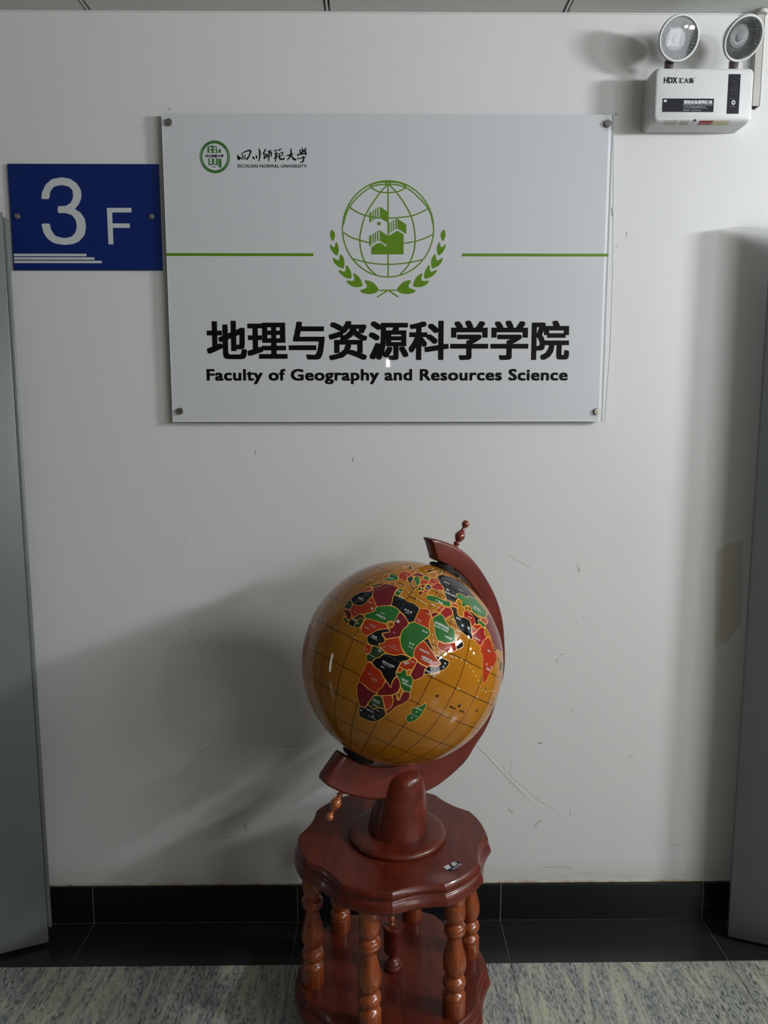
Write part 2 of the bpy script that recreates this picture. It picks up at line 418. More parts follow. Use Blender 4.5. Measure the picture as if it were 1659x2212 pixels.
def mk_ceiling():
    t = NT('mineral_tile'); v = t.coord()
    vo = t.node('ShaderNodeTexVoronoi'); vo.inputs['Scale'].default_value = 95; t.link(v, vo.inputs['Vector'])
    d = t.math('LESS_THAN', vo.outputs['Distance'], 0.16); n = t.noise(60, 3, 0.6, v)
    d = t.math('MULTIPLY', d, t.math('GREATER_THAN', n, 0.55))
    c = t.mix(d, (0.62, 0.63, 0.60, 1), (0.30, 0.29, 0.26, 1)); t.set(color=c, rough=0.85); t.bump(t.noise(300, 2, 0.5, v), 0.2, 0.0006); return t.m
M_tile = mk_ceiling()
M_tbar = flat('tbar_metal', (0.55, 0.55, 0.54, 1), 0.4, metal=0.3)
M_dark = flat('dark_gap', (0.012, 0.012, 0.012, 1), 0.8)
def mk_granite():
    t = NT('streaked_granite')
    v = t.coord((1, 0.30, 1), rot=(0, 0, 0.10)); v2 = t.coord((1, 0.16, 1), rot=(0, 0, 0.16))
    n = t.noise(185, 5, 0.62, v, 0.5); n2 = t.noise(30, 5, 0.68, v2, 1.4); n4 = t.noise(7, 3, 0.6, v2, 0.8)
    a = t.ramp(n, [(0.34, (0.040, 0.046, 0.046, 1)), (0.45, (0.19, 0.20, 0.195, 1)), (0.62, (0.38, 0.39, 0.37, 1))])
    b = t.ramp(n2, [(0.47, (0, 0, 0, 1)), (0.58, (1, 1, 1, 1))])
    c = t.mix(t.math('MULTIPLY', b, 0.62), a, (0.52, 0.49, 0.37, 1))
    k = t.ramp(n4, [(0.35, (0.70, 0.72, 0.74, 1)), (0.65, (1.0, 0.99, 0.94, 1))])
    mm = t.node('ShaderNodeMix', data_type='RGBA', blend_type='MULTIPLY'); mm.inputs[0].default_value = 1
    t.link(c, mm.inputs[6]); t.link(k, mm.inputs[7])
    t.set(color=mm.outputs[2], rough=0.16, spec=0.5); return t.m
M_granite = mk_granite()
def mk_black(name, base, rough):
    t = NT(name); v = t.coord(); n = t.noise(6, 4, 0.6, v); n2 = t.noise(45, 4, 0.7, v)
    c = t.mix(n, base, tuple(x * 1.25 for x in base[:3]) + (1,))
    t.set(color=c, rough=t.math('ADD', t.math('MULTIPLY', n2, 0.05), rough), spec=0.45); return t.m
M_skirt = mk_black('black_skirting_tile', (0.006, 0.006, 0.007, 1), 0.30)
M_border = mk_black('black_border_tile', (0.012, 0.0125, 0.0135, 1), 0.24)
M_grout = flat('pale_grout', (0.20, 0.20, 0.18, 1), 0.9)
M_fgrout = flat('floor_grout', (0.09, 0.09, 0.085, 1), 0.9)
def mk_door():
    t = NT('grey_painted_steel'); v = t.coord(); n = t.noise(3, 4, 0.6, v); n2 = t.noise(130, 3, 0.6, v)
    sep = t.node('ShaderNodeSeparateXYZ'); t.link(v, sep.inputs[0])
    low = t.math('MINIMUM', t.math('MAXIMUM', t.math('MULTIPLY', t.math('SUBTRACT', 0.07, sep.outputs[2]), 18), 0), 1)
    c = t.mix(n, (0.105, 0.118, 0.118, 1), (0.14, 0.153, 0.152, 1)); c = t.mix(t.math('MULTIPLY', low, t.math('MULTIPLY', n, 1.1)), c, (0.07, 0.065, 0.045, 1))
    t.set(color=c, rough=0.38, spec=0.5); t.bump(n2, 0.05, 0.0004); return t.m
M_door = mk_door()
def mk_wood(name, c0, c1, c2, rough=0.2, coat=0.6, sc=(1, 1, 0.12), fr=60):
    t = NT(name); v = t.coord(sc); n = t.noise(fr, 5, 0.62, v, 0.5); n2 = t.noise(8, 3, 0.5, v)
    c = t.ramp(n, [(0.32, c0), (0.52, c1), (0.72, c2)]); c = t.mix(t.math('MULTIPLY', n2, 0.5), c, c0)
    t.set(color=c, rough=rough, coat=coat, coat_rough=0.10, spec=0.30); return t.m
M_maho = mk_wood('mahogany_varnish', (0.065, 0.009, 0.0045, 1), (0.110, 0.016, 0.007, 1), (0.15, 0.026, 0.011, 1), 0.36, 0.25, (1, 0.15, 1), 45)
M_arm = mk_wood('mahogany_arm', (0.075, 0.011, 0.007, 1), (0.125, 0.019, 0.011, 1), (0.17, 0.026, 0.012, 1), 0.38, 0.25, (1, 1, 1), 14)
M_balu = mk_wood('turned_amber_wood', (0.145, 0.026, 0.006, 1), (0.235, 0.050, 0.010, 1), (0.32, 0.075, 0.014, 1), 0.30, 0.5, (1, 1, 0.12), 60)
M_fin = mk_wood('finial_wood', (0.11, 0.014, 0.008, 1), (0.17, 0.028, 0.012, 1), (0.2, 0.035, 0.014, 1), 0.16, 1.0)
M_bead = mk_wood('copper_bead_wood', (0.22, 0.05, 0.014, 1), (0.32, 0.08, 0.02, 1), (0.42, 0.12, 0.03, 1), 0.15, 1.0)
M_blackp = flat('black_washer', (0.010, 0.006, 0.006, 1), 0.6, spec=0.2)
M_panel = flat('frosted_panel', (0.56, 0.57, 0.59, 1), 0.35, coat=1.0, coat_rough=0.02)
M_pglow = flat('painted_edge_glow', (0.82, 0.84, 0.88, 1), 0.1, coat=1.0)  # lighter tone painted in for light caught inside the acrylic edge
M_pshade = flat('painted_edge_shade', (0.36, 0.37, 0.38, 1), 0.3)  # grey tone painted in for the dim band beside the edge glow
M_lime = flat('lime_print', srgb(88, 128, 6), 0.35, coat=0.6, coat_rough=0.03)
M_dgreen = flat('dark_green_print', srgb(52, 104, 44), 0.35, coat=0.6, coat_rough=0.03)
M_ink = flat('black_print', (0.004, 0.004, 0.005, 1), 0.35, spec=0.1, coat=0.35, coat_rough=0.03)
M_blue = flat('blue_sign_film', (0.003, 0.016, 0.12, 1), 0.4, spec=0.35)
M_white = flat('white_sign_print', (0.50, 0.52, 0.52, 1), 0.5)
M_steel = flat('brushed_steel', (0.34, 0.31, 0.27, 1), 0.32, metal=0.9)
M_cap = flat('grey_screw_cap', (0.17, 0.16, 0.15, 1), 0.45, metal=0.4)
M_plast = flat('white_plastic', (0.60, 0.61, 0.60, 1), 0.4)
M_pvc = flat('grey_white_trunking', (0.42, 0.42, 0.38, 1), 0.5)
M_chrome = flat('reflector_chrome', (0.90, 0.92, 0.94, 1), 0.25, metal=0.35)
M_refdark = flat('reflector_smoked', (0.46, 0.49, 0.50, 1), 0.26, metal=0.7)
def mk_lens():
    t = NT('clear_lens'); tr = t.node('ShaderNodeBsdfTransparent'); gs = t.node('ShaderNodeBsdfGlossy'); gs.inputs['Roughness'].default_value = 0.03
    fr = t.node('ShaderNodeFresnel'); fr.inputs['IOR'].default_value = 1.45; mx = t.node('ShaderNodeMixShader')
    t.link(fr.outputs[0], mx.inputs[0]); t.link(tr.outputs[0], mx.inputs[1]); t.link(gs.outputs[0], mx.inputs[2]); t.link(mx.outputs[0], t.n['Material Output'].inputs[0]); return t.m
M_lens = mk_lens()
M_bulb = flat('lens_bulb', (0.85, 0.88, 0.92, 1), 0.08, trans=0.3)
M_bracket = flat('dark_bracket', (0.05, 0.035, 0.03, 1), 0.4)
M_lblack = flat('black_label', (0.010, 0.011, 0.018, 1), 0.4, spec=0.3)
M_ltext = flat('pale_label_text', (0.62, 0.63, 0.64, 1), 0.5)
M_red = flat('red_sticker', (0.30, 0.035, 0.03, 1), 0.4)
M_cream = flat('cream_sticker', (0.55, 0.50, 0.33, 1), 0.5)
M_grime = flat('grime_brown', (0.26, 0.21, 0.14, 1), 0.9)
M_scuff = flat('dark_scuff', (0.20, 0.19, 0.17, 1), 0.8)
M_scuffl = flat('faint_scuff', (0.44, 0.43, 0.41, 1), 0.7)
M_scuffw = flat('pale_scratch', (0.80, 0.80, 0.78, 1), 0.6)
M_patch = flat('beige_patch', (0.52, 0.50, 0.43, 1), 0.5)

# ---------------------------------------------------------------- mesh helpers
def mobj(name, vs, fs, mats=None, parent=None, smooth=False, mi=None, sharp=None):
    me = bpy.data.meshes.new(name); me.from_pydata([tuple(v) for v in vs], [], fs); me.validate(); me.update()
    for mt in (mats if isinstance(mats, (list, tuple)) else [mats]): me.materials.append(mt)
    if mi: me.polygons.foreach_set('material_index', mi[:len(me.polygons)])
    if smooth:
        me.polygons.foreach_set('use_smooth', [True] * len(me.polygons))
        if sharp: me.set_sharp_from_angle(angle=math.radians(sharp))
    o = bpy.data.objects.new(name, me); COL.objects.link(o)
    if parent is not None: o.parent = parent
    return o
def bm_obj(name, bm, mat, parent=None, smooth=False, sharp=35):
    me = bpy.data.meshes.new(name); bmesh.ops.recalc_face_normals(bm, faces=bm.faces[:]); bm.to_mesh(me); bm.free()
    for mt in (mat if isinstance(mat, (list, tuple)) else [mat]): me.materials.append(mt)
    if smooth:
        me.polygons.foreach_set('use_smooth', [True] * len(me.polygons)); me.set_sharp_from_angle(angle=math.radians(sharp))
    o = bpy.data.objects.new(name, me); COL.objects.link(o)
    if parent is not None: o.parent = parent
    return o
def box_bm(x0, x1, y0, y1, z0, z1, bev=0.0, seg=2, bm=None):
    b = bm or bmesh.new()
    g = bmesh.ops.create_cube(b, size=1.0, matrix=Matrix.Translation(((x0 + x1) / 2, (y0 + y1) / 2, (z0 + z1) / 2)) @ Matrix.Diagonal((x1 - x0, y1 - y0, z1 - z0, 1)))
    if bev:
        es = list({e for v in g['verts'] for e in v.link_edges})
        bmesh.ops.bevel(b, geom=es, offset=bev, segments=seg, profile=0.5, affect='EDGES')
    return b
def box(name, x0, x1, y0, y1, z0, z1, mat, parent=None, bev=0.0, seg=2):
    return bm_obj(name, box_bm(x0, x1, y0, y1, z0, z1, bev, seg), mat, parent, smooth=bev > 0)
def lathe(prof, seg=32, mat4=None, cap=True):
    vs, fs = [], []
    for r, z in prof:
        for i in range(seg):
            a = 2 * PI * i / seg; vs.append(Vector((r * math.cos(a), r * math.sin(a), z)))
    n = len(prof)
    for j in range(n - 1):
        for i in range(seg):
            k = (i + 1) % seg; fs.append((j * seg + i, j * seg + k, (j + 1) * seg + k, (j + 1) * seg + i))
    fs.append(tuple(reversed(range(seg))))
    if cap: fs.append(tuple((n - 1) * seg + i for i in range(seg)))
    if mat4 is not None: vs = [mat4 @ v for v in vs]
    return vs, fs
def smooth_prof(pts, sub=5):
    out = []
    for i in range(len(pts) - 1):
        p0 = pts[max(i - 1, 0)]; p1 = pts[i]; p2 = pts[i + 1]; p3 = pts[min(i + 2, len(pts) - 1)]
        for k in range(sub):
            t = k / sub
            out.append(tuple(max(0.0005 if d == 0 else -9, 0.5 * ((2 * p1[d]) + (-p0[d] + p2[d]) * t + (2 * p0[d] - 5 * p1[d] + 4 * p2[d] - p3[d]) * t * t + (-p0[d] + 3 * p1[d] - 3 * p2[d] + p3[d]) * t ** 3)) for d in (0, 1)))
    out.append(pts[-1]); return out
def lathe_obj(name, prof, mat, parent=None, seg=32, mat4=None, sharp=40, cap=True):
    vs, fs = lathe(prof, seg, mat4, cap); return mobj(name, vs, fs, mat, parent, True, sharp=sharp)
def empty(name, loc, label=None, cat=None, kind=None, group=None):
    o = bpy.data.objects.new(name, None); o.empty_display_size = 0.1; COL.objects.link(o); o.location = loc
    return tag(o, label, cat, kind, group)
def tag(o, label=None, cat=None, kind=None, group=None):
    if label: o['label'] = label
    if cat: o['category'] = cat
    if kind: o['kind'] = kind
    if group: o['group'] = group
    return o

# 2-D shapes collected in (x, z) on a vertical plane facing -y
class Plate:
    # every shape drawn sits a hair (about 0.01 mm) proud of the one before, so overlaps never share a plane
    def __init__(s): s.v = []; s.f = []; s.k = 0
    def d(s): s.k += 1; return (s.k % 28) * 1.2e-5
    def poly(s, pts):
        if len(pts) < 3: return
        b = len(s.v); d = s.d(); s.v += [(p[0], p[1], d) for p in pts]
        for t in tessellate_polygon([[Vector((p[0], p[1], 0)) for p in pts]]): s.f.append(tuple(b + i for i in t))
    def rect(s, x0, x1, z0, z1): s.poly([(x0, z0), (x1, z0), (x1, z1), (x0, z1)])
    def ring(s, cx, cz, rx, rz, ix, iz, n=56, icx=None, icz=None):
        b = len(s.v); icx = cx if icx is None else icx; icz = cz if icz is None else icz; d = s.d()
        for i in range(n):
            a = 2 * PI * i / n; s.v.append((cx + rx * math.cos(a), cz + rz * math.sin(a), d)); s.v.append((icx + ix * math.cos(a), icz + iz * math.sin(a), d))
        for i in range(n):
            k = (i + 1) % n; s.f.append((b + 2 * i, b + 2 * k, b + 2 * k + 1, b + 2 * i + 1))
    def stroke(s, pts, w):
        n = len(pts); b = len(s.v); d = s.d()
        for i, p in enumerate(pts):
            a = pts[max(i - 1, 0)]; c = pts[min(i + 1, n - 1)]; dx, dz = c[0] - a[0], c[1] - a[1]; l = math.hypot(dx, dz) or 1
            ww = w[i] if isinstance(w, (list, tuple)) else w
            nx, nz = -dz / l * ww / 2, dx / l * ww / 2; s.v += [(p[0] + nx, p[1] + nz, d), (p[0] - nx, p[1] - nz, d)]
        for i in range(n - 1): s.f.append((b + 2 * i, b + 2 * i + 1, b + 2 * i + 3, b + 2 * i + 2))
    def text(s, body, x0, x1, z0, z1, bold=0.0, shear=0.0, space=1.0):
        v, f = thick_text(body, bold, shear, space)
        ax, bx = min(p[0] for p in v), max(p[0] for p in v); az, bz = min(p[1] for p in v), max(p[1] for p in v)
        b = len(s.v); s.v += [(x0 + (p[0] - ax) / (bx - ax) * (x1 - x0), z0 + (p[1] - az) / (bz - az) * (z1 - z0), p[2]) for p in v]
        s.f += [tuple(b + i for i in q) for q in f]
    def split(s, gap):
        it = sorted((min(s.v[i][0] for i in q), max(s.v[i][0] for i in q), q) for q in s.f); out = []; hi = None
        for a, b, q in it:
            if hi is None or a > hi + gap: out.append([]); hi = b
            out[-1].append(q); hi = max(hi, b)
        res = []
        for g in out:
            p = Plate(); ids = sorted({i for q in g for i in q}); mp = {i: k for k, i in enumerate(ids)}
            p.v = [s.v[i] for i in ids]; p.f = [tuple(mp[i] for i in q) for q in g]; res.append(p)
        return res
    def obj(s, name, y, mat, parent=None, place=None):
        place = place or (lambda x, z, d: (x, y - d, z))
        vs = [place(*p) for p in s.v]; fs = []
        for q in s.f:     # face towards the viewer side (-y) when drawn in the x-z plane
            a, b_, c = (s.v[q[0]], s.v[q[1]], s.v[q[2]])
            ar = (b_[0] - a[0]) * (c[1] - a[1]) - (b_[1] - a[1]) * (c[0] - a[0])
            fs.append(q if ar > 0 else tuple(reversed(q)))
        return mobj(name, vs, fs, mat, parent)
def thick_text(body, bold, shear=0.0, space=1.0, n=8):
    v0, f0 = text2d(body, 0.0, shear, space); v, f = [(q[0], q[1], 0.0) for q in v0], list(f0)
    if bold:
        for k in range(n):
            c, d = math.cos(2 * PI * k / n), math.sin(2 * PI * k / n); m_ = max(abs(c), abs(d)); dx, dz = bold * c / m_ * 1.1, bold * d / m_ * 0.9; b = len(v)
            v += [(q[0] + dx, q[1] + dz, (k + 1) * 1.2e-5) for q in v0]; f += [tuple(b + i for i in q) for q in f0]
    return v, f
_tc = {}
def text2d(body, bold=0.0, shear=0.0, space=1.0):
    key = (body, bold, shear, space)
    if key in _tc: return _tc[key]
    c = bpy.data.curves.new('t', 'FONT'); c.body = body; c.resolution_u = 3; c.offset = bold; c.shear = shear; c.space_character = space
    o = bpy.data.objects.new('t', c); COL.objects.link(o)
    dg = bpy.context.evaluated_depsgraph_get(); me = bpy.data.meshes.new_from_object(o.evaluated_get(dg))
    v = [(p.co.x, p.co.y) for p in me.vertices]; f = [tuple(p.vertices) for p in me.polygons]
    bpy.data.objects.remove(o); bpy.data.curves.remove(c); bpy.data.meshes.remove(me)
    _tc[key] = (v, f); return v, f

# ================================================================ SETTING
# wall with the corridor around it
def struct(o, label=None): return tag(o, label, None, 'structure')
struct(box('wall_back', XL, XR, 0.0, 0.12, -0.02, 2.62, M_wall), 'off white painted plaster wall with scuffs behind the globe')
b = box_bm(XL, 2.10, YF - 0.12, YF, -0.02, 2.62); box_bm(2.10, 3.10, YF - 0.12, YF, -0.02, 1.05, bm=b); box_bm(2.10, 3.10, YF - 0.12, YF, 2.15, 2.62, bm=b); box_bm(3.10, XR + 0.12, YF - 0.12, YF, -0.02, 2.62, bm=b)
struct(bm_obj('wall_front', b, M_front), 'grey hall wall opposite the sign with a window opening')
fl = struct(box('floor', XL, XR, YF, 0.0, -0.06, -0.0035, M_granite), 'grey cream streaked granite floor with a black border')
TJ = [-0.8387 + 0.604 * k for k in range(-3, 7)]
for k in range(len(TJ) - 1):
    a, b = TJ[k] + 0.0012, TJ[k + 1] - 0.0012
    box('border_tile', a, b, -0.187, -0.0105, -0.003, 0.0, M_border, fl, 0.0006, 1)
    for r in range(2):
        y1 = -0.1885 - 0.6 * r
        box('granite_tile', a - 0.0007, b + 0.0007, y1 - 0.598, y1, -0.003, 0.0, M_granite, fl, 0.0008, 1)
box('grout', -2.6, 2.8, -0.1868, -0.0105, -0.0034, -0.0010, M_fgrout, fl)
bb = struct(empty('baseboard_back', (0, 0, 0)), 'black tile skirting along the foot of the wall')
for k in range(len(TJ) - 1):
    a, b = TJ[k] + (0.0014 if k != 5 else 0.002), TJ[k + 1] - 0.0012
    h = 0.1150 + 0.0008 * math.sin(k * 2.1)
    box('skirting_tile', a, b, -0.010, 0.0, 0.0008, h, M_skirt, bb, 0.0006, 1)
box('grout', -2.6, 2.8, -0.0085, 0.0, 0.0, 0.1135, M_grout, bb)
# dirty plaster bead that runs along the top of the skirting
vs, fs = [], []
N = 160
for i in range(N + 1):
    x = -2.4 + 4.9 * i / N
    zt = 0.1205 + 0.0012 * math.sin(i * 0.9) + random.uniform(-0.0009, 0.0009)
    zb = 0.1155
    vs += [(x, -0.0030, zb), (x, -0.0026, zt - 0.0012), (x, 0.0, zt)]
for i in range(N):
    for j in range(2): fs.append((3 * i + j, 3 * i + 3 + j, 3 * i + 4 + j, 3 * i + 1 + j))
t = NT('dirty_plaster_bead'); v = t.coord(); n = t.noise(24, 4, 0.7, v)
t.set(color=t.ramp(n, [(0.35, (0.52, 0.50, 0.43, 1)), (0.58, (0.36, 0.30, 0.20, 1)), (0.75, (0.13, 0.10, 0.07, 1))]), rough=0.9)
mobj('plaster_bead', vs, fs, t.m, bb)

# ceiling: mineral tiles in a T grid
CZ = 2.5215
ce = struct(box('ceiling', XL, XR, YF, 0.0, CZ + 0.03, CZ + 0.10, M_dark), 'suspended ceiling of speckled white mineral tiles')
CX = [-0.7314 + 0.6103 * k for k in range(-6, 8)]
CY = [-0.604 * k for k in range(7)] + [YF + 0.002]
for i in range(len(CX) - 1):
    for j in range(len(CY) - 1):
        box('ceiling_tile', CX[i] + 0.0075, CX[i + 1] - 0.0075, CY[j + 1] + 0.008, CY[j] - (0.0005 if j == 0 else 0.008), CZ, CZ + 0.012, M_tile, ce, 0.0012, 1)
for x in CX[1:-1]:
    box('ceiling_bar', x - 0.0030, x + 0.0030, YF, -0.001, CZ - 0.0005, CZ + 0.02, M_tbar, ce)
for y in CY[1:-1]:
    box('ceiling_bar', XL, XR, y - 0.0030, y + 0.0030, CZ + 0.0, CZ + 0.02, M_tbar, ce)
tb = struct(box('trim_1', -4.4, XR, -0.0025, 0.0, CZ - 0.0035, CZ - 0.0005, M_wall), 'thin plaster edge where wall meets ceiling')

# right end of the corridor with its window opening, left end likewise
def endwall(name, x0, x1, holes, label):
    b = bmesh.new(); ys = sorted({YF, 0.0} | {h[0] for h in holes} | {h[1] for h in holes})
    for a, c in zip(ys, ys[1:]):
        hs = [h for h in holes if h[0] <= a + 1e-6 and c <= h[1] + 1e-6]
        if not hs: box_bm(x0, x1, a, c, -0.02, 2.62, bm=b)
        else: box_bm(x0, x1, a, c, -0.02, hs[0][2], bm=b); box_bm(x0, x1, a, c, hs[0][3], 2.62, bm=b)
    struct(bm_obj(name, b, M_front), label)
endwall('wall_right', XR, XR + 0.12, [(_y - 0.225, _y + 0.225, 2.26, 2.40) for _y in WY] + [(-1.77, -1.27, 2.265, 2.415), (-0.90, -0.79, 1.565, 1.675), (-0.77, -0.67, 1.31, 1.41), (-0.74, -0.58, 2.05, 2.21)], 'hall end wall with a row of window openings')
endwall('wall_left', XL - 0.12, XL, [(-0.87, -0.63, 0.35, 1.55)], 'far hall end wall with narrow door light')

# door leaves folded back towards the wall
def door(name, corner, d, label, flange, side):
    w_, th = 0.92, 0.04
    dv = Vector((d[0], d[1], 0)).normalized(); nv = Vector((-dv.y * side, dv.x * side, 0))
    if nv.y < 0: nv = -nv
    M4 = Matrix.Identity(4)
    for i in range(3): M4[i][0] = dv[i]; M4[i][1] = nv[i]
    M4[0][3], M4[1][3] = corner
    o = bm_obj(name, box_bm(0, w_, 0, th, 0.011, 2.003, 0.0025, 2), M_door, None, True)
    o.matrix_world = M4; struct(o, label)
    if flange:
        e = bm_obj('edge_flange', box_bm(-0.011, 0.0, 0.013, 0.034, 0.045, 1.993, 0.003, 2), M_door, o, True); e['label'] = 'raised rebate strip along the free edge'
    return o
door('door_1', (-0.9332, -0.1047), (-0.1147, -0.0473), 'grey painted steel door leaf left of the blue sign, open against the wall', True, 1)
door('door_2', (1.0075, -0.1046), (0.0971, -0.0377), 'grey painted steel door leaf right of the globe, below the conduit', False, -1)

# scuffs, scratches and a darker beige patch on the plaster
def scuffs(name, strokes, mat, y=-0.0004):
    p = Plate()
    for pts, wd in strokes: p.stroke(pts, wd)
    o = p.obj(name, y, mat, bpy.data.objects['wall_back']); return o
scuffs("dark_scuff", [([(-0.5342, 2.2878), (-0.5308, 2.2822)], 0.0016), ([(-0.0619, 1.3811), (-0.0633, 1.3696)], 0.0015), ([(-0.5236, 0.8983), (-0.5279, 0.8862)], 0.0015), ([(-0.3903, 0.3103), (-0.3827, 0.29)], 0.0018), ([(-0.5188, 0.5256), (-0.4997, 0.5368), (-0.4836, 0.5409)], 0.0012), ([(-0.2694, 0.5439), (-0.2426, 0.5438)], 0.0016), ([(0.5658, 1.0766), (0.5699, 1.0712)], 0.002), ([(0.5739, 1.0686), (0.5704, 1.0566)], 0.0018), ([(0.4682, 0.551), (0.4803, 0.5509)], 0.003), ([(0.5238, 0.8151), (0.537, 0.8178)], 0.0016), ([(0.5175, 0.8028), (0.5178, 0.7918)], 0.0012), ([(0.5892, 0.9264), (0.5907, 0.921)], 0.0014), ([(0.7075, 1.0362), (0.7076, 1.0335)], 0.0016), ([(0.6315, 2.0191), (0.6288, 2.0262), (0.6269, 2.0427)], 0.0016), ([(0.6333, 2.0049), (0.6346, 2.0037)], 0.002), ([(0.6288, 2.2779), (0.6303, 2.2722)], 0.0025), ([(0.6701, 1.9813), (0.6694, 1.9671)], 0.0009), ([(0.6443, 1.9444), (0.6444, 1.942)], 0.0015), ([(0.6446, 1.905), (0.6459, 1.9038)], 0.0015), ([(-0.3289, 1.4019), (-0.3305, 1.3892)], 0.001), ([(-0.4877, 0.4074), (-0.4826, 0.396)], 0.001), ([(-0.5316, 1.1561), (-0.5344, 1.1496)], 0.001)], M_scuff)
scuffs("faint_scuff", [([(0.4666, 0.2912), (0.4758, 0.3057), (0.488, 0.3115)], 0.004), ([(0.3874, 0.3484), (0.3958, 0.3397), (0.4014, 0.3338)], 0.005), ([(0.7362, 0.4998), (0.7411, 0.5111), (0.749, 0.5167)], 0.003), ([(0.571, 0.3254), (0.5691, 0.3428)], 0.0025), ([(0.4905, 0.1619), (0.5456, 0.1644), (0.5803, 0.1582)], 0.003), ([(0.6015, 0.1447), (0.6708, 0.1397)], 0.0015), ([(0.5611, 0.6419), (0.5688, 0.653)], 0.002), ([(0.8595, 0.246), (0.8738, 0.2357), (0.9018, 0.2266)], 0.0016), ([(0.8744, 0.2239), (0.9152, 0.2353)], 0.0012), ([(0.6228, 2.2756), (0.6297, 2.0989), (0.6363, 1.8617), (0.6371, 1.679), (0.6294, 1.4768)], 0.0012), ([(-0.454, 0.2628), (-0.4268, 0.2656)], 0.002), ([(0.3745, 1.105), (0.4407, 1.065)], 0.0008), ([(0.285, 0.5506), (0.3357, 0.4979), (0.3911, 0.4348), (0.4411, 0.3842)], 0.0009), ([(0.3616, 0.4863), (0.4157, 0.4274), (0.4782, 0.3724), (0.5267, 0.3431)], 0.0008)], M_scuffl)
scuffs("pale_scratch", [([(0.2808, 0.5591), (0.3329, 0.5064), (0.3882, 0.4448), (0.4438, 0.387), (0.4786, 0.355)], 0.0022), ([(0.2931, 0.5491), (0.3536, 0.4807), (0.4159, 0.416)], 0.001), ([(0.3578, 0.4735), (0.4023, 0.416), (0.4578, 0.3696), (0.5077, 0.3404)], 0.0014), ([(0.3973, 0.5231), (0.393, 0.4733), (0.3885, 0.4305)], 0.0008), ([(0.4657, 0.1635), (0.4659, 0.1532)], 0.0015)], M_scuffw, -0.0006)
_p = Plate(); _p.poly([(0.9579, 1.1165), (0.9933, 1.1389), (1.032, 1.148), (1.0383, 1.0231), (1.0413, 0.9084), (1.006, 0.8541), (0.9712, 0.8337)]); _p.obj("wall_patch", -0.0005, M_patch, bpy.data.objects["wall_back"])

# ================================================================ FACULTY SIGN
PY = -0.020
sg = empty('faculty_sign', (0.0343, -0.010, 1.873), 'large frosted acrylic faculty name board with green globe crest and black lettering', 'sign')
def local(o, root):
    o.parent = root; o.matrix_parent_inverse = Matrix.Translation(root.location).inverted(); return o
X0, X1, Z0, Z1 = -0.5495, 0.6183, 1.4789, 2.2677
local(box('acrylic_panel', X0, X1, PY, -0.012, Z0, Z1, M_panel, None, 0.0006, 1), sg)
def yq(name, x0, x1, z0, z1, y, mat):
    p = Plate(); p.rect(x0, x1, z0, z1); return local(p.obj(name, y, mat), sg)
yq('painted_bright_edge', X1 - 0.0125, X1 - 0.0055, Z0 + 0.001, Z1 - 0.001, PY - 0.0001, M_pglow)  # edge refraction of the acrylic, painted as bright and grey strips
yq('painted_shaded_edge', X1 - 0.0055, X1 - 0.0008, Z0 + 0.001, Z1 - 0.001, PY - 0.0001, M_pshade)
yq('painted_bright_edge', X0 + 0.0005, X0 + 0.0020, Z0 + 0.001, Z1 - 0.001, PY - 0.0001, M_pglow)
yq('painted_bright_edge', X0 + 0.001, X1 - 0.013, Z0 + 0.0005, Z0 + 0.0022, PY - 0.0001, M_pglow)
for sx, sz, mt in ((-0.5293, 2.2445, M_steel), (0.6022, 2.2445, M_cap), (-0.527, 1.508, M_steel), (0.601, 1.5059, M_steel)):
    vs, fs = lathe([(0.0045, 0.0), (0.0045, 0.019), (0.0084, 0.0195), (0.0090, 0.0205), (0.0090, 0.0255), (0.0082, 0.0265), (0.002, 0.0267)], 24,
                   Matrix.Translation((sx, -0.0005, sz)) @ Matrix.Rotation(PI / 2, 4, 'X'))
    local(mobj('standoff_screw', vs, fs, mt, None, True, sharp=30), sg)
LY = PY - 0.0003
for a, b_ in ((-0.5490, -0.1631), (0.2292, 0.6178)):
    p = Plate(); p.rect(a, b_, 1.9129, 1.9202); local(p.obj('green_line', LY, M_lime), sg)
def rows(s): return [[float(v) / 1e4 for v in ln.split()] for ln in s.strip().split('\n')]
def prs(v): return list(zip(v[0::2], v[1::2]))
def chaikin(p, it=1, q=0.22):
    for _ in range(it):
        o = []
        for i in range(len(p)):
            a, b_ = p[i], p[(i + 1) % len(p)]
            o.append(tuple(a[k] * (1 - q) + b_[k] * q for k in range(len(a)))); o.append(tuple(a[k] * q + b_[k] * (1 - q) for k in range(len(a))))
        p = o
    return p
def open_smooth(p, n=4):
    if len(p) < 3: return p
    out = []
    for i in range(len(p) - 1):
        p0, p1, p2, p3 = p[max(i - 1, 0)], p[i], p[i + 1], p[min(i + 2, len(p) - 1)]
        for k in range(n):
            t = k / n
            out.append(tuple(0.5 * ((2 * p1[d]) + (-p0[d] + p2[d]) * t + (2 * p0[d] - 5 * p1[d] + 4 * p2[d] - p3[d]) * t * t + (-p0[d] + 3 * p1[d] - 3 * p2[d] + p3[d]) * t ** 3) for d in range(len(p1))))
    out.append(p[-1]); return out
p = Plate()
for r in rows(EMB_LINES): p.stroke(open_smooth(prs(r)), 0.0032)
local(p.obj('crest_globe_lines', LY, M_lime), sg)
p = Plate()
for r in rows(EMB_POLYS): p.poly(prs(r))
local(p.obj('crest_buildings', LY - 0.0001, M_lime), sg)
for r in rows(EMB_LEAVES):
    p = Plate(); p.poly(chaikin(prs(r), 2, 0.2)); local(p.obj('crest_leaf', LY, M_lime), sg)
p = Plate(); p.text('地理与资源科学学院', -0.4508, 0.5210, 1.6432, 1.7474, 0.027)
for q in p.split(0.004): local(q.obj('title_character', LY, M_ink), sg)
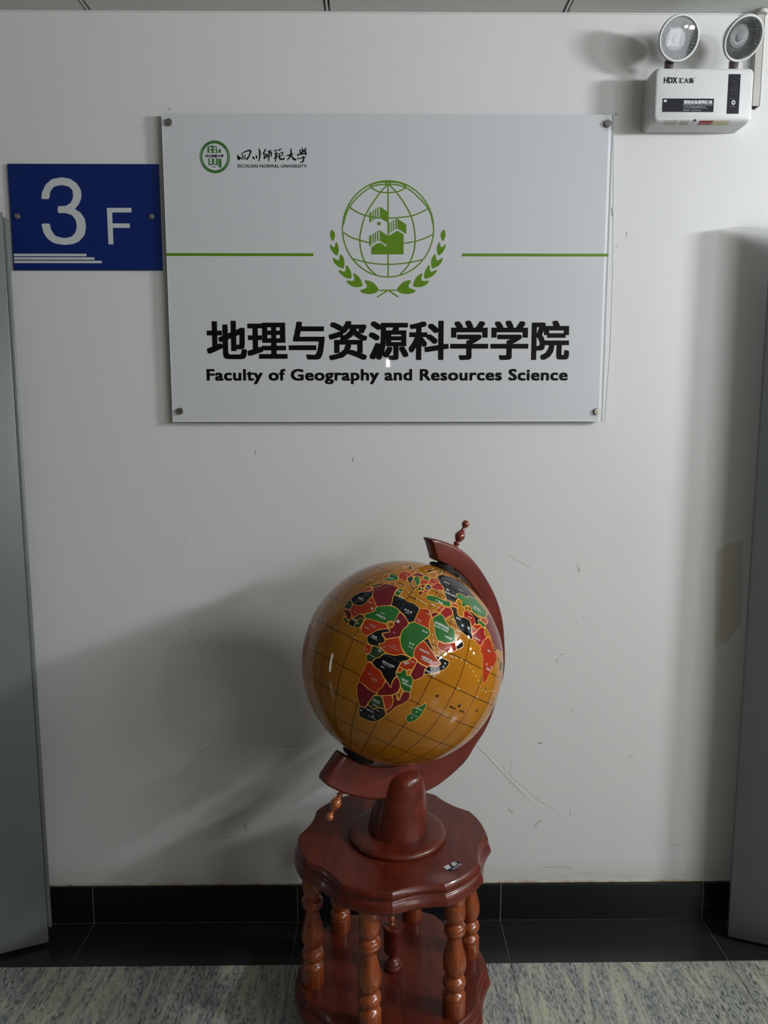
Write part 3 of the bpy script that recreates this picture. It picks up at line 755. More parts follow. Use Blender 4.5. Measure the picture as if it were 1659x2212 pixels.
p = Plate(); p.text('Faculty of Geography and Resources Science', -0.4536, 0.5190, 1.5796, 1.6201, 0.030, 0, 1.06)
for q in p.split(0.0066): local(q.obj('title_word', LY, M_ink), sg)
# university mark, top left
lx, lz = -0.4149, 2.161
p = Plate(); p.ring(lx, lz, 0.0392, 0.0404, 0.0372, 0.0372, 64)
p.ring(lx, lz, 0.0358, 0.0382, 0.0322, 0.0332, 64)
def lp(x, y): return (-0.48944 + x * 2.086e-4, 2.22773 - y * 2.040e-4)
for q in ([(268, 205), (320, 188), (385, 200), (390, 280), (268, 280)], [(402, 240), (432, 228), (434, 280), (404, 278)],
          [(275, 345), (395, 345), (395, 428), (340, 420), (275, 430)], [(402, 350), (437, 350), (437, 455), (402, 455)]):
    p.poly([lp(*c) for c in q])
local(p.obj('university_seal', LY, M_dgreen), sg)
p = Plate()
for x, y in ((290, 210), (345, 210), (290, 248), (345, 248), (290, 352), (345, 352), (290, 385), (345, 385)):
    a, c = lp(x, y), lp(x + 28, y + 26); p.rect(a[0], c[0], c[1], a[1])
local(p.obj('seal_windows', LY - 0.00015, M_panel), sg)
p = Plate(); p.text('四川師範大學', *(lp(240, 0)[0], lp(465, 0)[0], lp(0, 335)[1], lp(0, 298)[1]), 0.02, 0.2)
local(p.obj('seal_lettering', LY - 0.00015, M_ink), sg)
p = Plate(); p.text('1946', lp(318, 0)[0], lp(365, 0)[0], lp(0, 455)[1], lp(0, 441)[1], 0.01)
local(p.obj('seal_year', LY - 0.00015, M_ink), sg)
p = Plate()
for ln in CALLIG.strip().split('\n'):
    v = [float(t) for t in ln.split()]; pts = [(v[i] / 1e4, v[i + 1] / 1e4, v[i + 2]) for i in range(0, len(v), 3)]
    sm = open_smooth(pts, 4); p.stroke([(q[0], q[1]) for q in sm], [max(q[2], 5) * 1.3e-4 for q in sm])
local(p.obj('brush_lettering', LY, M_ink), sg)
p = Plate(); p.text('SICHUAN NORMAL UNIVERSITY', -0.3570, -0.1771, 2.1347, 2.1428, 0.014, 0, 1.05); local(p.obj('university_name', LY, M_ink), sg)
# smears of old adhesive on the face
p = Plate(); p.stroke([(-0.2600, 2.0040), (-0.2580, 1.9980), (-0.2570, 1.9955)], [0.002, 0.0035, 0.001]); p.stroke([(-0.2545, 1.9925), (-0.2525, 1.9885), (-0.2522, 1.965)], [0.001, 0.0016, 0.0006])
p.stroke([(-0.2475, 1.9640), (-0.2455, 1.950), (-0.2470, 1.940)], [0.0005, 0.0016, 0.0006]); p.ring(-0.2775, 1.991, 0.0022, 0.0022, 0.0002, 0.0002, 10)
for k in range(16):
    p.ring(-0.02 + random.uniform(-0.035, 0.045), 1.497 + random.uniform(-0.012, 0.02), 0.0012, 0.0014, 0.0002, 0.0002, 8)
o = local(p.obj('adhesive_smear', LY, flat('adhesive', (0.68, 0.70, 0.68, 1), 0.5)), sg); o['kind'] = 'stuff'

# ================================================================ FLOOR NUMBER SIGN
fs_ = empty('floor_number_sign', (-0.7615, -0.003, 2.013), 'blue rectangular plate reading 3 F beside the big acrylic board', 'sign')
local(box('blue_plate', -0.9578, -0.5650, -0.006, -0.0003, 1.8790, 2.1473, M_blue, None, 0.0004, 1), fs_)
p = Plate(); p.poly(chaikin(prs(rows(NUM3)[0]), 1, 0.15)); local(p.obj('number', -0.0063, M_white), fs_)
p = Plate(); p.poly(prs(rows(LETF)[0])); local(p.obj('letter', -0.0063, M_white), fs_)
for z1, z0, xe in ((1.9209, 1.9143, -0.7639), (1.9118, 1.9055, -0.7435), (1.9031, 1.8968, -0.7243)):
    p = Plate(); p.rect(-0.9555, xe, z0, z1); local(p.obj('white_stripe', -0.0063, M_white), fs_)
for x in (-0.9397, -0.5882):
    vs, fq = lathe([(0.0066, 0.0), (0.0070, 0.001), (0.0070, 0.0025), (0.006, 0.0034), (0.001, 0.0036)], 20, Matrix.Translation((x, -0.006, 2.0155)) @ Matrix.Rotation(PI / 2, 4, 'X'))
    local(mobj('screw_cap', vs, fq, M_cap, None, True, sharp=30), fs_)

# ================================================================ EMERGENCY LIGHT
el = empty('emergency_light', (0.825, 0.0, 2.295), 'white twin head emergency light box on the wall under the ceiling', 'light')
bx0, bx1, bz0, bz1 = 0.6985, 0.9515, 2.2290, 2.3590
b = bmesh.new()
def rrect(x0, x1, z0, z1, r, n=5):
    out = []
    for cx_, cz_, a0 in ((x1 - r, z1 - r, 0), (x0 + r, z1 - r, 90), (x0 + r, z0 + r, 180), (x1 - r, z0 + r, 270)):
        for i in range(n + 1):
            a = math.radians(a0 + 90 * i / n); out.append((cx_ + r * math.cos(a), cz_ + r * math.sin(a)))
    return out
secs = [(0.0, 0.0, 0.012), (-0.060, 0.0, 0.012), (-0.074, 0.0015, 0.012), (-0.0795, 0.004, 0.012), (-0.081, 0.008, 0.010)]
vs, fq = [], []
for y, ins, r in secs:
    vs += [(x, y, z) for x, z in rrect(bx0 + ins, bx1 - ins, bz0 + ins, bz1 - ins, r)]
n = 24
for j in range(len(secs) - 1):
    for i in range(n): k = (i + 1) % n; fq.append((j * n + i, j * n + k, (j + 1) * n + k, (j + 1) * n + i))
fq.append(tuple(range(n))); fq.append(tuple(reversed([(len(secs) - 1) * n + i for i in range(n)])))
o = mobj('housing', vs, fq, M_plast, None, True, sharp=50); bmm = bmesh.new(); bmm.from_mesh(o.data); bmesh.ops.recalc_face_normals(bmm, faces=bmm.faces[:]); bmm.to_mesh(o.data); bmm.free(); o.data.set_sharp_from_angle(angle=math.radians(45))
local(o, el)
EY = -0.0813
def epx(u, v):      # crop position (0..1 across the face) -> x, z
    return (bx0 + u * (bx1 - bx0), bz1 - v * (bz1 - bz0))
def erect(name, u0, u1, v0, v1, mat, y=EY):
    a, c = epx(u0, v0), epx(u1, v1); p = Plate(); p.rect(a[0], c[0], c[1], a[1]); return local(p.obj(name, y, mat), el)
def etext(name, items, mat, y=EY - 0.0002):
    p = Plate()
    for body, u0, u1, v0, v1, bold in items:
        a, c = epx(u0, v0), epx(u1, v1); p.text(body, a[0], c[0], c[1], a[1], bold)
    return local(p.obj(name, y, mat), el)
etext('maker_lettering', [('HDX', 0.095, 0.228, 0.19, 0.30, 0.035), ('汇大新', 0.243, 0.395, 0.200, 0.30, 0.025), ('®', 0.400, 0.415, 0.185, 0.205, 0)], M_lblack)
erect('name_label', 0.090, 0.602, 0.575, 0.82, M_lblack)
etext('name_lettering', [('消防应急照明灯具', 0.300, 0.588, 0.605, 0.675, 0.045), ('FIRE EMERGENCY LIGHTING LUMINAIRE', 0.300, 0.588, 0.684, 0.700, 0.0), ('广东汇大新消防科技有限公司', 0.300, 0.520, 0.714, 0.734, 0.0),
     ('HDX FIRE TECHNOLOGY CO., LTD', 0.300, 0.540, 0.744, 0.758, 0.0), ('执行标准：GB17945-2010', 0.300, 0.480, 0.778, 0.800, 0.0)], M_ltext)
p = Plate(); a = epx(0.118, 0.62); p.ring(a[0], a[1], 0.0042, 0.0030, 0.0003, 0.0003, 18); local(p.obj('badge', EY - 0.0002, M_ltext), el)
erect('control_panel', 0.735, 0.855, 0.130, 0.850, M_lblack)
etext('control_lettering', [('主电', 0.785, 0.810, 0.245, 0.262, 0), ('故障  充电', 0.762, 0.830, 0.405, 0.425, 0), ('工作', 0.762, 0.83, 0.475, 0.495, 0), ('状 态 灯', 0.762, 0.83, 0.560, 0.580, 0), ('自检', 0.765, 0.825, 0.712, 0.730, 0)], flat('dim_label_text', (0.14, 0.15, 0.16, 1), 0.5))
p = Plate(); a = epx(0.797, 0.645); p.ring(a[0], a[1], 0.0050, 0.0056, 0.0022, 0.0024, 24); local(p.obj('test_button', EY - 0.0002, M_ltext), el)
p = Plate(); a = epx(0.797, 0.33)
for k in range(5):
    an0 = math.radians(60 * k + 200); p.stroke([(a[0] + 0.0062 * math.cos(an0 + t), a[1] + 0.0058 * math.sin(an0 + t)) for t in (0, 0.25, 0.5)], 0.0008)
local(p.obj('indicator_marks', EY - 0.0002, flat('dim_mark', (0.12, 0.13, 0.14, 1), 0.5)), el)
# underside stickers and screw (on the lower bevel)
def under(name, x0, x1, y0, y1, mat):
    vs = [(x0, y0, bz0 - 0.0004), (x1, y0, bz0 - 0.0004), (x1 + 0.004, y1, bz0 - 0.0004), (x0 + 0.004, y1, bz0 - 0.0004)]
    return local(mobj(name, vs, [(0, 3, 2, 1)], mat), el)
def lowface(name, x0, x1, t0, t1, mat):
    # the sloping chin between the front face and the underside
    pts = [(-0.081, bz0 + 0.008), (-0.0795, bz0 + 0.004), (-0.074, bz0 + 0.0015), (-0.060, bz0)]
    vs = [];
    for q in pts:
        vs += [(x0, q[0] - 0.0003, q[1] - 0.0004), (x1, q[0] - 0.0003, q[1] - 0.0004)]
    return local(mobj(name, vs[2:], [(0, 1, 3, 2), (2, 3, 5, 4)], mat), el)
lowface('red_sticker', 0.8195, 0.8530, 0, 1, M_red); lowface('cream_sticker', 0.8535, 0.895, 0, 1, M_cream)
lowface('pale_sticker', 0.733, 0.763, 0, 1, M_scuffl); lowface('pale_sticker', 0.771, 0.793, 0, 1, M_scuffl)
vs, fq = lathe([(0.0030, 0), (0.0030, 0.0012), (0.001, 0.0014)], 14, Matrix.Translation((0.8065, -0.0795, bz0 + 0.0045)) @ Matrix.Rotation(math.radians(140), 4, 'X'))
local(mobj('screw', vs, fq, M_bracket, None, True), el)
def lamp(cx_, cz_, azd, eld, flip):
    az, e = math.radians(azd), math.radians(eld)
    nv = Vector((math.sin(az) * math.cos(e), -math.cos(az) * math.cos(e), math.sin(e)))
    M4 = Matrix.Translation((cx_, -0.090, cz_)) @ nv.to_track_quat('Z', 'Y').to_matrix().to_4x4()
    sh = lathe_obj('lamp_head', [(0.010, -0.046), (0.022, -0.044), (0.034, -0.034), (0.044, -0.016), (0.0500, -0.004), (0.0520, 0.000), (0.0520, 0.004), (0.0500, 0.0065), (0.0470, 0.0065), (0.0455, 0.003), (0.0450, 0.0005)], M_plast, None, 48, M4, 40, False)
    local(sh, el)
    # fluted reflector bowl
    seg = 72; prof = [(0.0452, 0.001), (0.0400, -0.0075), (0.0320, -0.016), (0.0245, -0.021)]
    vs, fq = [], []
    for j, (r, z) in enumerate(prof):
        for i in range(seg):
            a = 2 * PI * i / seg; k = 1 + (0.018 if i % 2 else -0.018) * (1 if j < 3 else 0); vs.append(M4 @ Vector((r * k * math.cos(a), r * k * math.sin(a), z)))
    for j in range(len(prof) - 1):
        for i in range(seg): k = (i + 1) % seg; fq.append((j * seg + i, j * seg + k, (j + 1) * seg + k, (j + 1) * seg + i))
    r_ = mobj('reflector', vs, fq, M_refdark); r_.parent = sh
    seg = 64; prof = [(0.0245, -0.021), (0.0235, -0.0165), (0.0165, -0.0145), (0.0105, -0.0165), (0.0095, -0.019)]
    vs, fq = [], []
    for j, (r, z) in enumerate(prof):
        for i in range(seg):
            a = 2 * PI * i / seg; dz = (0.0010 if i % 2 else -0.0010) if 0 < j < 4 else 0
            vs.append(M4 @ Vector((r * math.cos(a), r * math.sin(a), z + dz)))
    for j in range(len(prof) - 1):
        for i in range(seg): k = (i + 1) % seg; fq.append((j * seg + i, j * seg + k, (j + 1) * seg + k, (j + 1) * seg + i))
    q_ = mobj('fluted_ring', vs, fq, M_chrome); q_.parent = sh
    c_ = lathe_obj('bulb_lens', [(0.0100, -0.020), (0.0098, -0.016), (0.0080, -0.0125), (0.0045, -0.0105), (0.0005, -0.0100)], M_bulb, sh, 28, M4)
    l_ = lathe_obj('clear_cover', [(0.0452, 0.0022), (0.0452, 0.0032), (0.030, 0.0050), (0.012, 0.0060), (0.0005, 0.0062)], M_lens, sh, 40, M4)
    for s_ in (r_, q_, c_, l_): s_.matrix_parent_inverse = Matrix.Identity(4)
    # fork and joint down to the box
    bx = cx_ - 0.008 + flip
    local(bm_obj('bracket', box_bm(bx - 0.009, bx + 0.009, -0.066, -0.044, bz1 - 0.001, cz_ - 0.034, 0.003, 2), M_bracket, None, True), el)
    local(lathe_obj('swivel_collar', [(0.0125, 0), (0.0125, 0.003), (0.0095, 0.006), (0.008, 0.006)], M_bracket, None, 20, Matrix.Translation((bx - 0.002, -0.055, bz1 - 0.001))), el)
lamp(0.751, 2.421, 5, -18, 0.0)
lamp(0.911, 2.422, 12, -32, 0.004)

# surface conduit that drops from the ceiling behind the emergency light
cn = empty('conduit', (0.987, -0.009, CZ), 'thin vertical grey white cable trunking right of the emergency light', 'conduit')
b = bmesh.new(); x0, x1, y0, y1, z0, z1 = 0.9775, 0.9985, -0.016, -0.0002, 2.2915, CZ - 0.0012
wt = 0.0018
for (a, c, d, e) in ((x0, x1, y0, y0 + wt), (x0, x0 + wt, y0, y1), (x1 - wt, x1, y0, y1)): box_bm(a, c, d, e, z0, z1, bm=b)
local(bm_obj('trunking', b, M_pvc), cn)
local(box('cable', 0.984, 0.991, -0.011, -0.004, 2.286, z1, M_blackp, None, 0.002, 2), cn)
local(lathe_obj('ceiling_sleeve', [(0.0135, 0.0), (0.0150, 0.003), (0.0150, 0.0085), (0.012, 0.009)], M_pvc, None, 24, Matrix.Translation((0.988, -0.0165, CZ - 0.0095))), cn)

# ================================================================ FLOOR GLOBE
SX, SY = 0.040, -0.367
GC = Vector((0.0614, -0.3674, 0.9236)); RG = 0.2362
RM = Matrix(((-0.4610181, 0.7743347, 0.4334374), (-0.7611074, -0.5961737, 0.2555242), (0.4562653, -0.2120911, 0.8641987)))
gl = empty('floor_globe', (SX, SY, 0.0), 'large amber and black inlaid world globe on a two tier mahogany stand', 'globe')
def gpart(o): return local(o, gl)
LOBE = [-46.5 + 60 * k for k in range(6)]
def outline(scale, n=144):
    pts = []
    for i in range(n):
        th = 360 * i / n - 46.5
        u = ((th + 46.5) % 60)
        u = u - 60 if u > 30 else u          # -30..30 about a lobe
        R0 = 0.2330 * scale; c15 = math.cos(math.radians(15))
        if abs(u) <= 15:
            chord = R0 * c15 / math.cos(math.radians(u)); bow = 0.0085 * (1 - (u / 15) ** 2)
        else:
            q = (abs(u) - 30); chord = R0 * c15 / math.cos(math.radians(q)); bow = -0.0080 * (1 - (q / 15) ** 2)
        r = chord + bow; a = math.radians(th); pts.append((r, a))
    return pts
def tier(name, ztop, prof, scale=1.0):
    base = outline(scale); n = len(base); vs, fq = [], []
    for off, dz in prof:
        for r, a in base: vs.append((SX + (r + off) * math.cos(a), SY + (r + off) * math.sin(a), ztop + dz))
    for j in range(len(prof) - 1):
        for i in range(n): k = (i + 1) % n; fq.append((j * n + k, j * n + i, (j + 1) * n + i, (j + 1) * n + k))
    fq.append(tuple(range(n))); fq.append(tuple(reversed([(len(prof) - 1) * n + i for i in range(n)])))
    o = mobj(name, vs, fq, M_maho, None, True, sharp=75)
    crn = {6, 18}
    for e in o.data.edges:
        a, b_ = e.vertices
        if a % n == b_ % n and (a % n) % 24 in crn: e.use_edge_sharp = True
        if a // n == b_ // n == 0: e.use_edge_sharp = True
    return gpart(o)
P1 = [(-0.0040, 0.0), (-0.0018, -0.0006), (-0.0010, -0.0020), (-0.0004, -0.0026), (0.0018, -0.0060), (0.0040, -0.0108), (0.0043, -0.0128), (0.0034, -0.0138), (0.0016, -0.0180), (0.0014, -0.0228), (0.0040, -0.0240), (0.0062, -0.0275), (0.0094, -0.0335), (0.0112, -0.0395), (0.0112, -0.0440), (0.0092, -0.0480), (0.0050, -0.0505), (-0.012, -0.0508)]
tier('upper_shelf', 0.485, P1, 0.978)
tier('lower_shelf', 0.130, [(a, d) for a, d in P1], 1.0)
BAL = smooth_prof([(0.0262, 0.0), (0.0268, 0.004), (0.0268, 0.040)], 1) + smooth_prof([(0.0268, 0.041), (0.0262, 0.0425), (0.0268, 0.0445), (0.0268, 0.049), (0.0235, 0.055), (0.0185, 0.0605), (0.0175, 0.064), (0.0215, 0.0675), (0.0258, 0.0745), (0.0270, 0.0815), (0.0255, 0.0890), (0.0190, 0.0960), (0.0168, 0.0990), (0.0190, 0.1025), (0.0240, 0.112), (0.0268, 0.126), (0.0270, 0.140), (0.0238, 0.158), (0.0190, 0.176), (0.0158, 0.192), (0.0160, 0.199), (0.0215, 0.2055), (0.0248, 0.2120), (0.0250, 0.2170), (0.0242, 0.2185), (0.0248, 0.2200), (0.0245, 0.2270), (0.0185, 0.2330), (0.0168, 0.2375), (0.0215, 0.2440), (0.0235, 0.252), (0.0240, 0.262), (0.0232, 0.275), (0.0215, 0.285), (0.0238, 0.292), (0.0240, 0.3185)], 4)
BAL = [(r, min(z, 0.3185) * 0.9655) for r, z in BAL]
vs, fq = lathe(BAL, 32)
bal0 = mobj('baluster', vs, fq, M_balu, gl, True, sharp=40)
for i, a in enumerate(LOBE):
    o = bal0 if i == 0 else bal0.copy()
    if i: COL.objects.link(o)
    a = math.radians(a); o.location = (0.200 * math.cos(a), 0.200 * math.sin(a), 0.1298)
# little turned urn in the middle of the lower shelf with its bead finial
gpart(lathe_obj('urn', smooth_prof([(0.020, 0), (0.0225, 0.002), (0.0232, 0.006), (0.0215, 0.0105), (0.0190, 0.0125)], 3) + smooth_prof([(0.0190, 0.0125), (0.0180, 0.0175), (0.0095, 0.0255), (0.0078, 0.031), (0.0090, 0.0355), (0.0165, 0.0405), (0.0215, 0.0455), (0.0228, 0.052)], 4) + [(0.0232, 0.106), (0.0243, 0.1095), (0.0241, 0.1135), (0.0228, 0.1155), (0.004, 0.1160)], M_maho, None, 32, Matrix.Translation((SX, SY, 0.1298))))
gpart(lathe_obj('urn_finial', smooth_prof([(0.0062, 0), (0.0070, 0.003), (0.0050, 0.006), (0.0045, 0.0085), (0.0072, 0.012), (0.0078, 0.0165), (0.0062, 0.0215), (0.0045, 0.024), (0.0060, 0.0275), (0.0064, 0.031), (0.004, 0.0355), (0.0006, 0.0365)], 3), M_bead, None, 20, Matrix.Translation((SX - 0.003, SY, 0.2455))))
# bun feet (below the frame)
for a in LOBE[::1]:
    a = math.radians(a)
    gpart(lathe_obj('bun_foot', smooth_prof([(0.022, 0.0), (0.034, 0.014), (0.040, 0.036), (0.036, 0.058), (0.026, 0.072), (0.024, 0.094)], 3), M_maho, None, 24, Matrix.Translation((SX + 0.175 * math.cos(a), SY + 0.175 * math.sin(a), 0.0))))
# pedestal
PX = SX + 0.011
gpart(lathe_obj('pedestal_ring', [(0.1120, 0.0), (0.1165, 0.0015), (0.1185, 0.005), (0.1180, 0.0090), (0.1160, 0.0125), (0.1110, 0.0155), (0.1040, 0.0172), (0.095, 0.0176), (0.02, 0.0178)], M_maho, None, 72, Matrix.Translation((PX, SY, 0.4848))))
vs, fq = lathe(smooth_prof([(0.0715, 0.0), (0.0712, 0.006), (0.0680, 0.035), (0.0628, 0.072), (0.0585, 0.105), (0.0558, 0.122), (0.0515, 0.138), (0.0430, 0.148), (0.0270, 0.1555), (0.0005, 0.1585)], 4), 56)
vs = [Vector((v.x + 0.085 * v.z * 1.0, v.y, v.z)) + Vector((PX, SY, 0.5022)) for v in vs]
gpart(mobj('pedestal_cone', vs, fq, M_maho, None, True, sharp=50))
# semi-meridian arm
AV = Vector((0.86145, 0.50785, 0)); AN = Vector((0.50785, -0.86145, 0)); UP = Vector((0, 0, 1))
RO = [(10, .2975), (16, .2975), (33, .2990), (55, .2930), (85, .2970), (110, .3100), (138, .3270), (150, .3400), (165, .3430), (180, .3380), (193, .3290), (210, .3260), (224, .3260)]
def rout(ph):
    for (a, r0), (b_, r1) in zip(RO, RO[1:]):
        if a <= ph <= b_:
            t = (ph - a) / (b_ - a); t = t * t * (3 - 2 * t); return r0 + (r1 - r0) * t
    return RO[-1][1]
RIN = 0.2500; TH = 0.021
def armsec(ph, ins=0.0):
    ro = rout(ph); r0 = RIN
    ring = []
    c = 0.0075
    for (rc, sc, a0) in ((ro - ins - c, TH - ins - c, 0), (r0 + ins + c * .5, TH - ins - c * .5, 90), (r0 + ins + c * .5, -TH + ins + c * .5, 180), (ro - ins - c, -TH + ins + c, 270)):
        cc = c if a0 in (0, 270) else c * .5
        for i in range(5):
            a = math.radians(a0 + 90 * i / 4); ring.append((rc + cc * math.cos(a), sc + cc * math.sin(a)))
    return ring
phs = [16.0] + [16.0 + (221.5 - 16.0) * i / 88 for i in range(0, 89)] + [221.5]
vs, fq = [], []
n = 20
for j, ph in enumerate(phs):
    ins = 0.006 if j in (0, len(phs) - 1) else (0.0015 if j in (1, len(phs) - 2) else 0)
    dph = -0.9 if j == 0 else (0.9 if j == len(phs) - 1 else 0)
    for r, s_ in armsec(ph, ins):
        f0 = max(0, 1 - (ph - 16) / 40)          # the top end is cut on a slant, longer outside
        fr = (r - RIN) / 0.04
        p_ = math.radians(ph + dph + f0 * (-1.2 + 5.6 * (1 - fr) + 1.5 * math.sin(fr * PI)))
        vs.append(GC + AV * (r * math.sin(p_)) + UP * (r * math.cos(p_)) + AN * s_)
for j in range(len(phs) - 1):
    for i in range(n): k = (i + 1) % n; fq.append((j * n + i, j * n + k, (j + 1) * n + k, (j + 1) * n + i))
fq.append(tuple(range(n))); fq.append(tuple(reversed([(len(phs) - 1) * n + i for i in range(n)])))
o = mobj('meridian_arm', vs, fq, M_arm, None, True); bmm = bmesh.new(); bmm.from_mesh(o.data); bmesh.ops.recalc_face_normals(bmm, faces=bmm.faces[:]); bmm.to_mesh(o.data); bmm.free(); o.data.set_sharp_from_angle(angle=math.radians(42)); gpart(o)
# pole axis hardware
POLE = Vector((RM[0][2], RM[1][2], RM[2][2])).normalized()
def axis_m(sign, r): return Matrix.Translation(GC + POLE * sign * r) @ (POLE * sign).to_track_quat('Z', 'Y').to_matrix().to_4x4()
for s_ in (1, -1):
    gpart(lathe_obj('pivot_washer', [(0.038, -0.006), (0.0395, 0.001), (0.0380, 0.006), (0.033, 0.0085), (0.024, 0.010), (0.022, 0.0150), (0.010, 0.0155)], M_blackp, None, 40, axis_m(s_, RG - 0.0005)))
FIN = smooth_prof([(0.0150, 0.0), (0.0150, 0.003), (0.0080, 0.0065), (0.0062, 0.009), (0.0092, 0.0125), (0.0095, 0.015), (0.0062, 0.0180), (0.0072, 0.0215), (0.0120, 0.0270), (0.0150, 0.0340), (0.0148, 0.0400), (0.0110, 0.0480), (0.0062, 0.0560), (0.0048, 0.0620), (0.0060, 0.0650), (0.0100, 0.0700), (0.0112, 0.0755), (0.0092, 0.0815), (0.0045, 0.0855), (0.0006, 0.0862)], 4)
gpart(lathe_obj('top_finial', [(r * 0.84, z * 0.86) for r, z in FIN], M_fin, None, 28, axis_m(1, 0.2965)))
gpart(lathe_obj('lower_finial', [(r * 0.84, z * 0.86) for r, z in FIN], M_bead, None, 28, axis_m(-1, 0.3245)))
# maker's sticker on the upper shelf
st = Plate(); st.poly([(-0.024, -0.003), (-0.016, -0.0125), (-0.006, -0.0165), (0.006, -0.0125), (0.022, -0.004), (0.026, 0.004), (0.017, 0.011), (0.008, 0.0125), (0.002, 0.005), (-0.012, 0.0085)])
ca, sa = math.cos(math.radians(30)), math.sin(math.radians(30))
def onshelf(h): return lambda x, z, d: (0.1705 + x * ca - z * sa, -0.5000 + x * sa + z * ca, 0.4852 + h + d)
stk = st.obj('maker_sticker', 0, M_lblack, None, onshelf(0.0001)); gpart(stk)
st = Plate(); st.text('爱', -0.0205, -0.0030, -0.0060, 0.0085, 0.045, 0.15); st.text('乐', 0.0010, 0.0170, -0.0035, 0.0110, 0.05, 0.15)
for i, ch in enumerate('AOLOF'): st.text(ch, -0.006 + 0.0062 * i, -0.0022 + 0.0062 * i, -0.0138 + 0.0014 * i, -0.0088 + 0.0016 * i, 0.05)
st = st.obj('sticker_lettering', 0, flat('sticker_white', (0.62, 0.62, 0.62, 1), 0.4), None, onshelf(0.0003)); gpart(st)

# ---- the ball
def globe_mat(name, base, dark, line_col, line_fac, wood=0.0):
    t = NT(name); tc = t.node('ShaderNodeTexCoord'); nm = t.node('ShaderNodeVectorMath', operation='NORMALIZE'); t.link(tc.outputs['Object'], nm.inputs[0])
    sp = t.node('ShaderNodeSeparateXYZ'); t.link(nm.outputs[0], sp.inputs[0])
    lon = t.math('ARCTAN2', sp.outputs[1], sp.outputs[0]); lat = t.math('ARCSINE', sp.outputs[2])
    st_ = math.radians(15)
    def near(x):
        q = t.math('DIVIDE', x, st_); return t.math('MULTIPLY', t.math('ABSOLUTE', t.math('SUBTRACT', q, t.math('ROUND', q))), st_)
    cl = t.math('COSINE', lat)
    d1 = t.math('MULTIPLY', near(lon), cl); d2 = near(lat)
    wv = 0.0032
    l1 = t.math('LESS_THAN', d1, wv); l2 = t.math('LESS_THAN', d2, wv); ln = t.math('MAXIMUM', l1, l2)
    vv = t.coord((1, 1, 1)); n1 = t.noise(7, 4, 0.6, vv, 0.4); n2 = t.noise(40, 4, 0.6, t.coord((1, 1, 0.2)), 0.6)
    c = t.mix(n1, dark, base)
    if wood: c = t.mix(t.math('MULTIPLY', n2, wood), c, dark)
    c = t.mix(t.math('MULTIPLY', ln, line_fac), c, line_col)
    t.set(color=c, rough=0.5, coat=1.0, coat_rough=0.012, spec=0.0); t.b.inputs['Coat IOR'].default_value = 1.45
    return t.m
M_ocean = globe_mat('amber_inlay', (0.46, 0.190, 0.010, 1), (0.27, 0.095, 0.007, 1), (0.020, 0.007, 0.004, 1), 1.0, 0.6)
GM = {k: globe_mat('inlay_' + nme, c, tuple(x * 0.72 for x in c[:3]) + (1,), lc, lf) for k, nme, c, lc, lf in (
    ('K', 'black', (0.006, 0.006, 0.008, 1), (0.06, 0.06, 0.06, 1), 0.5), ('R', 'vermilion', (0.36, 0.030, 0.008, 1), (0.10, 0.01, 0.01, 1), 0.45),
    ('M', 'maroon', (0.145, 0.008, 0.014, 1), (0.05, 0.01, 0.012, 1), 0.5), ('N', 'crimson', (0.28, 0.010, 0.014, 1), (0.1, 0.01, 0.012, 1), 0.5),
    ('G', 'green', (0.020, 0.125, 0.022, 1), (0.03, 0.06, 0.03, 1), 0.6), ('D', 'bottle_green', (0.022, 0.050, 0.016, 1), (0.02, 0.03, 0.02, 1), 0.5), ('W', 'umber', (0.050, 0.018, 0.010, 1), (0.03, 0.02, 0.01, 1), 0.5))}
GM['O'] = M_ocean
M_gold = flat('gold_wire', (0.72, 0.36, 0.06, 1), 0.35, coat=1.0, coat_rough=0.02)
PM = Matrix.Translation(GC) @ RM.to_4x4()
bm = bmesh.new(); bmesh.ops.create_uvsphere(bm, u_segments=128, v_segments=64, radius=RG)
ball = bm_obj('globe_ball', bm, M_ocean, None, True, 60)
ball.parent = gl; ball.matrix_parent_inverse = Matrix.Translation(gl.location).inverted() @ PM
ball['label'] = 'varnished amber ball with a dark grid of latitude and longitude lines'
def ll(lo, la):
    lo, la = math.radians(lo), math.radians(la); return Vector((math.cos(la) * math.cos(lo), math.cos(la) * math.sin(lo), math.sin(la)))
def refine(vs, tris, lim):
    out = []; stack = list(tris); cache = {}
    while stack:
        a, b_, c = stack.pop(); L = [(vs[a] - vs[b_]).length, (vs[b_] - vs[c]).length, (vs[c] - vs[a]).length]
        mx = max(L)
        if mx < lim: out.append((a, b_, c)); continue
        if L[1] == mx: a, b_, c = b_, c, a
        elif L[2] == mx: a, b_, c = c, a, b_
        key = (min(a, b_), max(a, b_))
        if key not in cache: cache[key] = len(vs); vs.append((vs[a] + vs[b_]) / 2)
        k = cache[key]; stack += [(a, k, c), (k, b_, c)]
    return out
CNAME = dict(K='black', R='vermilion', M='maroon', N='crimson', G='green', D='dark green', W='brown', O='amber')
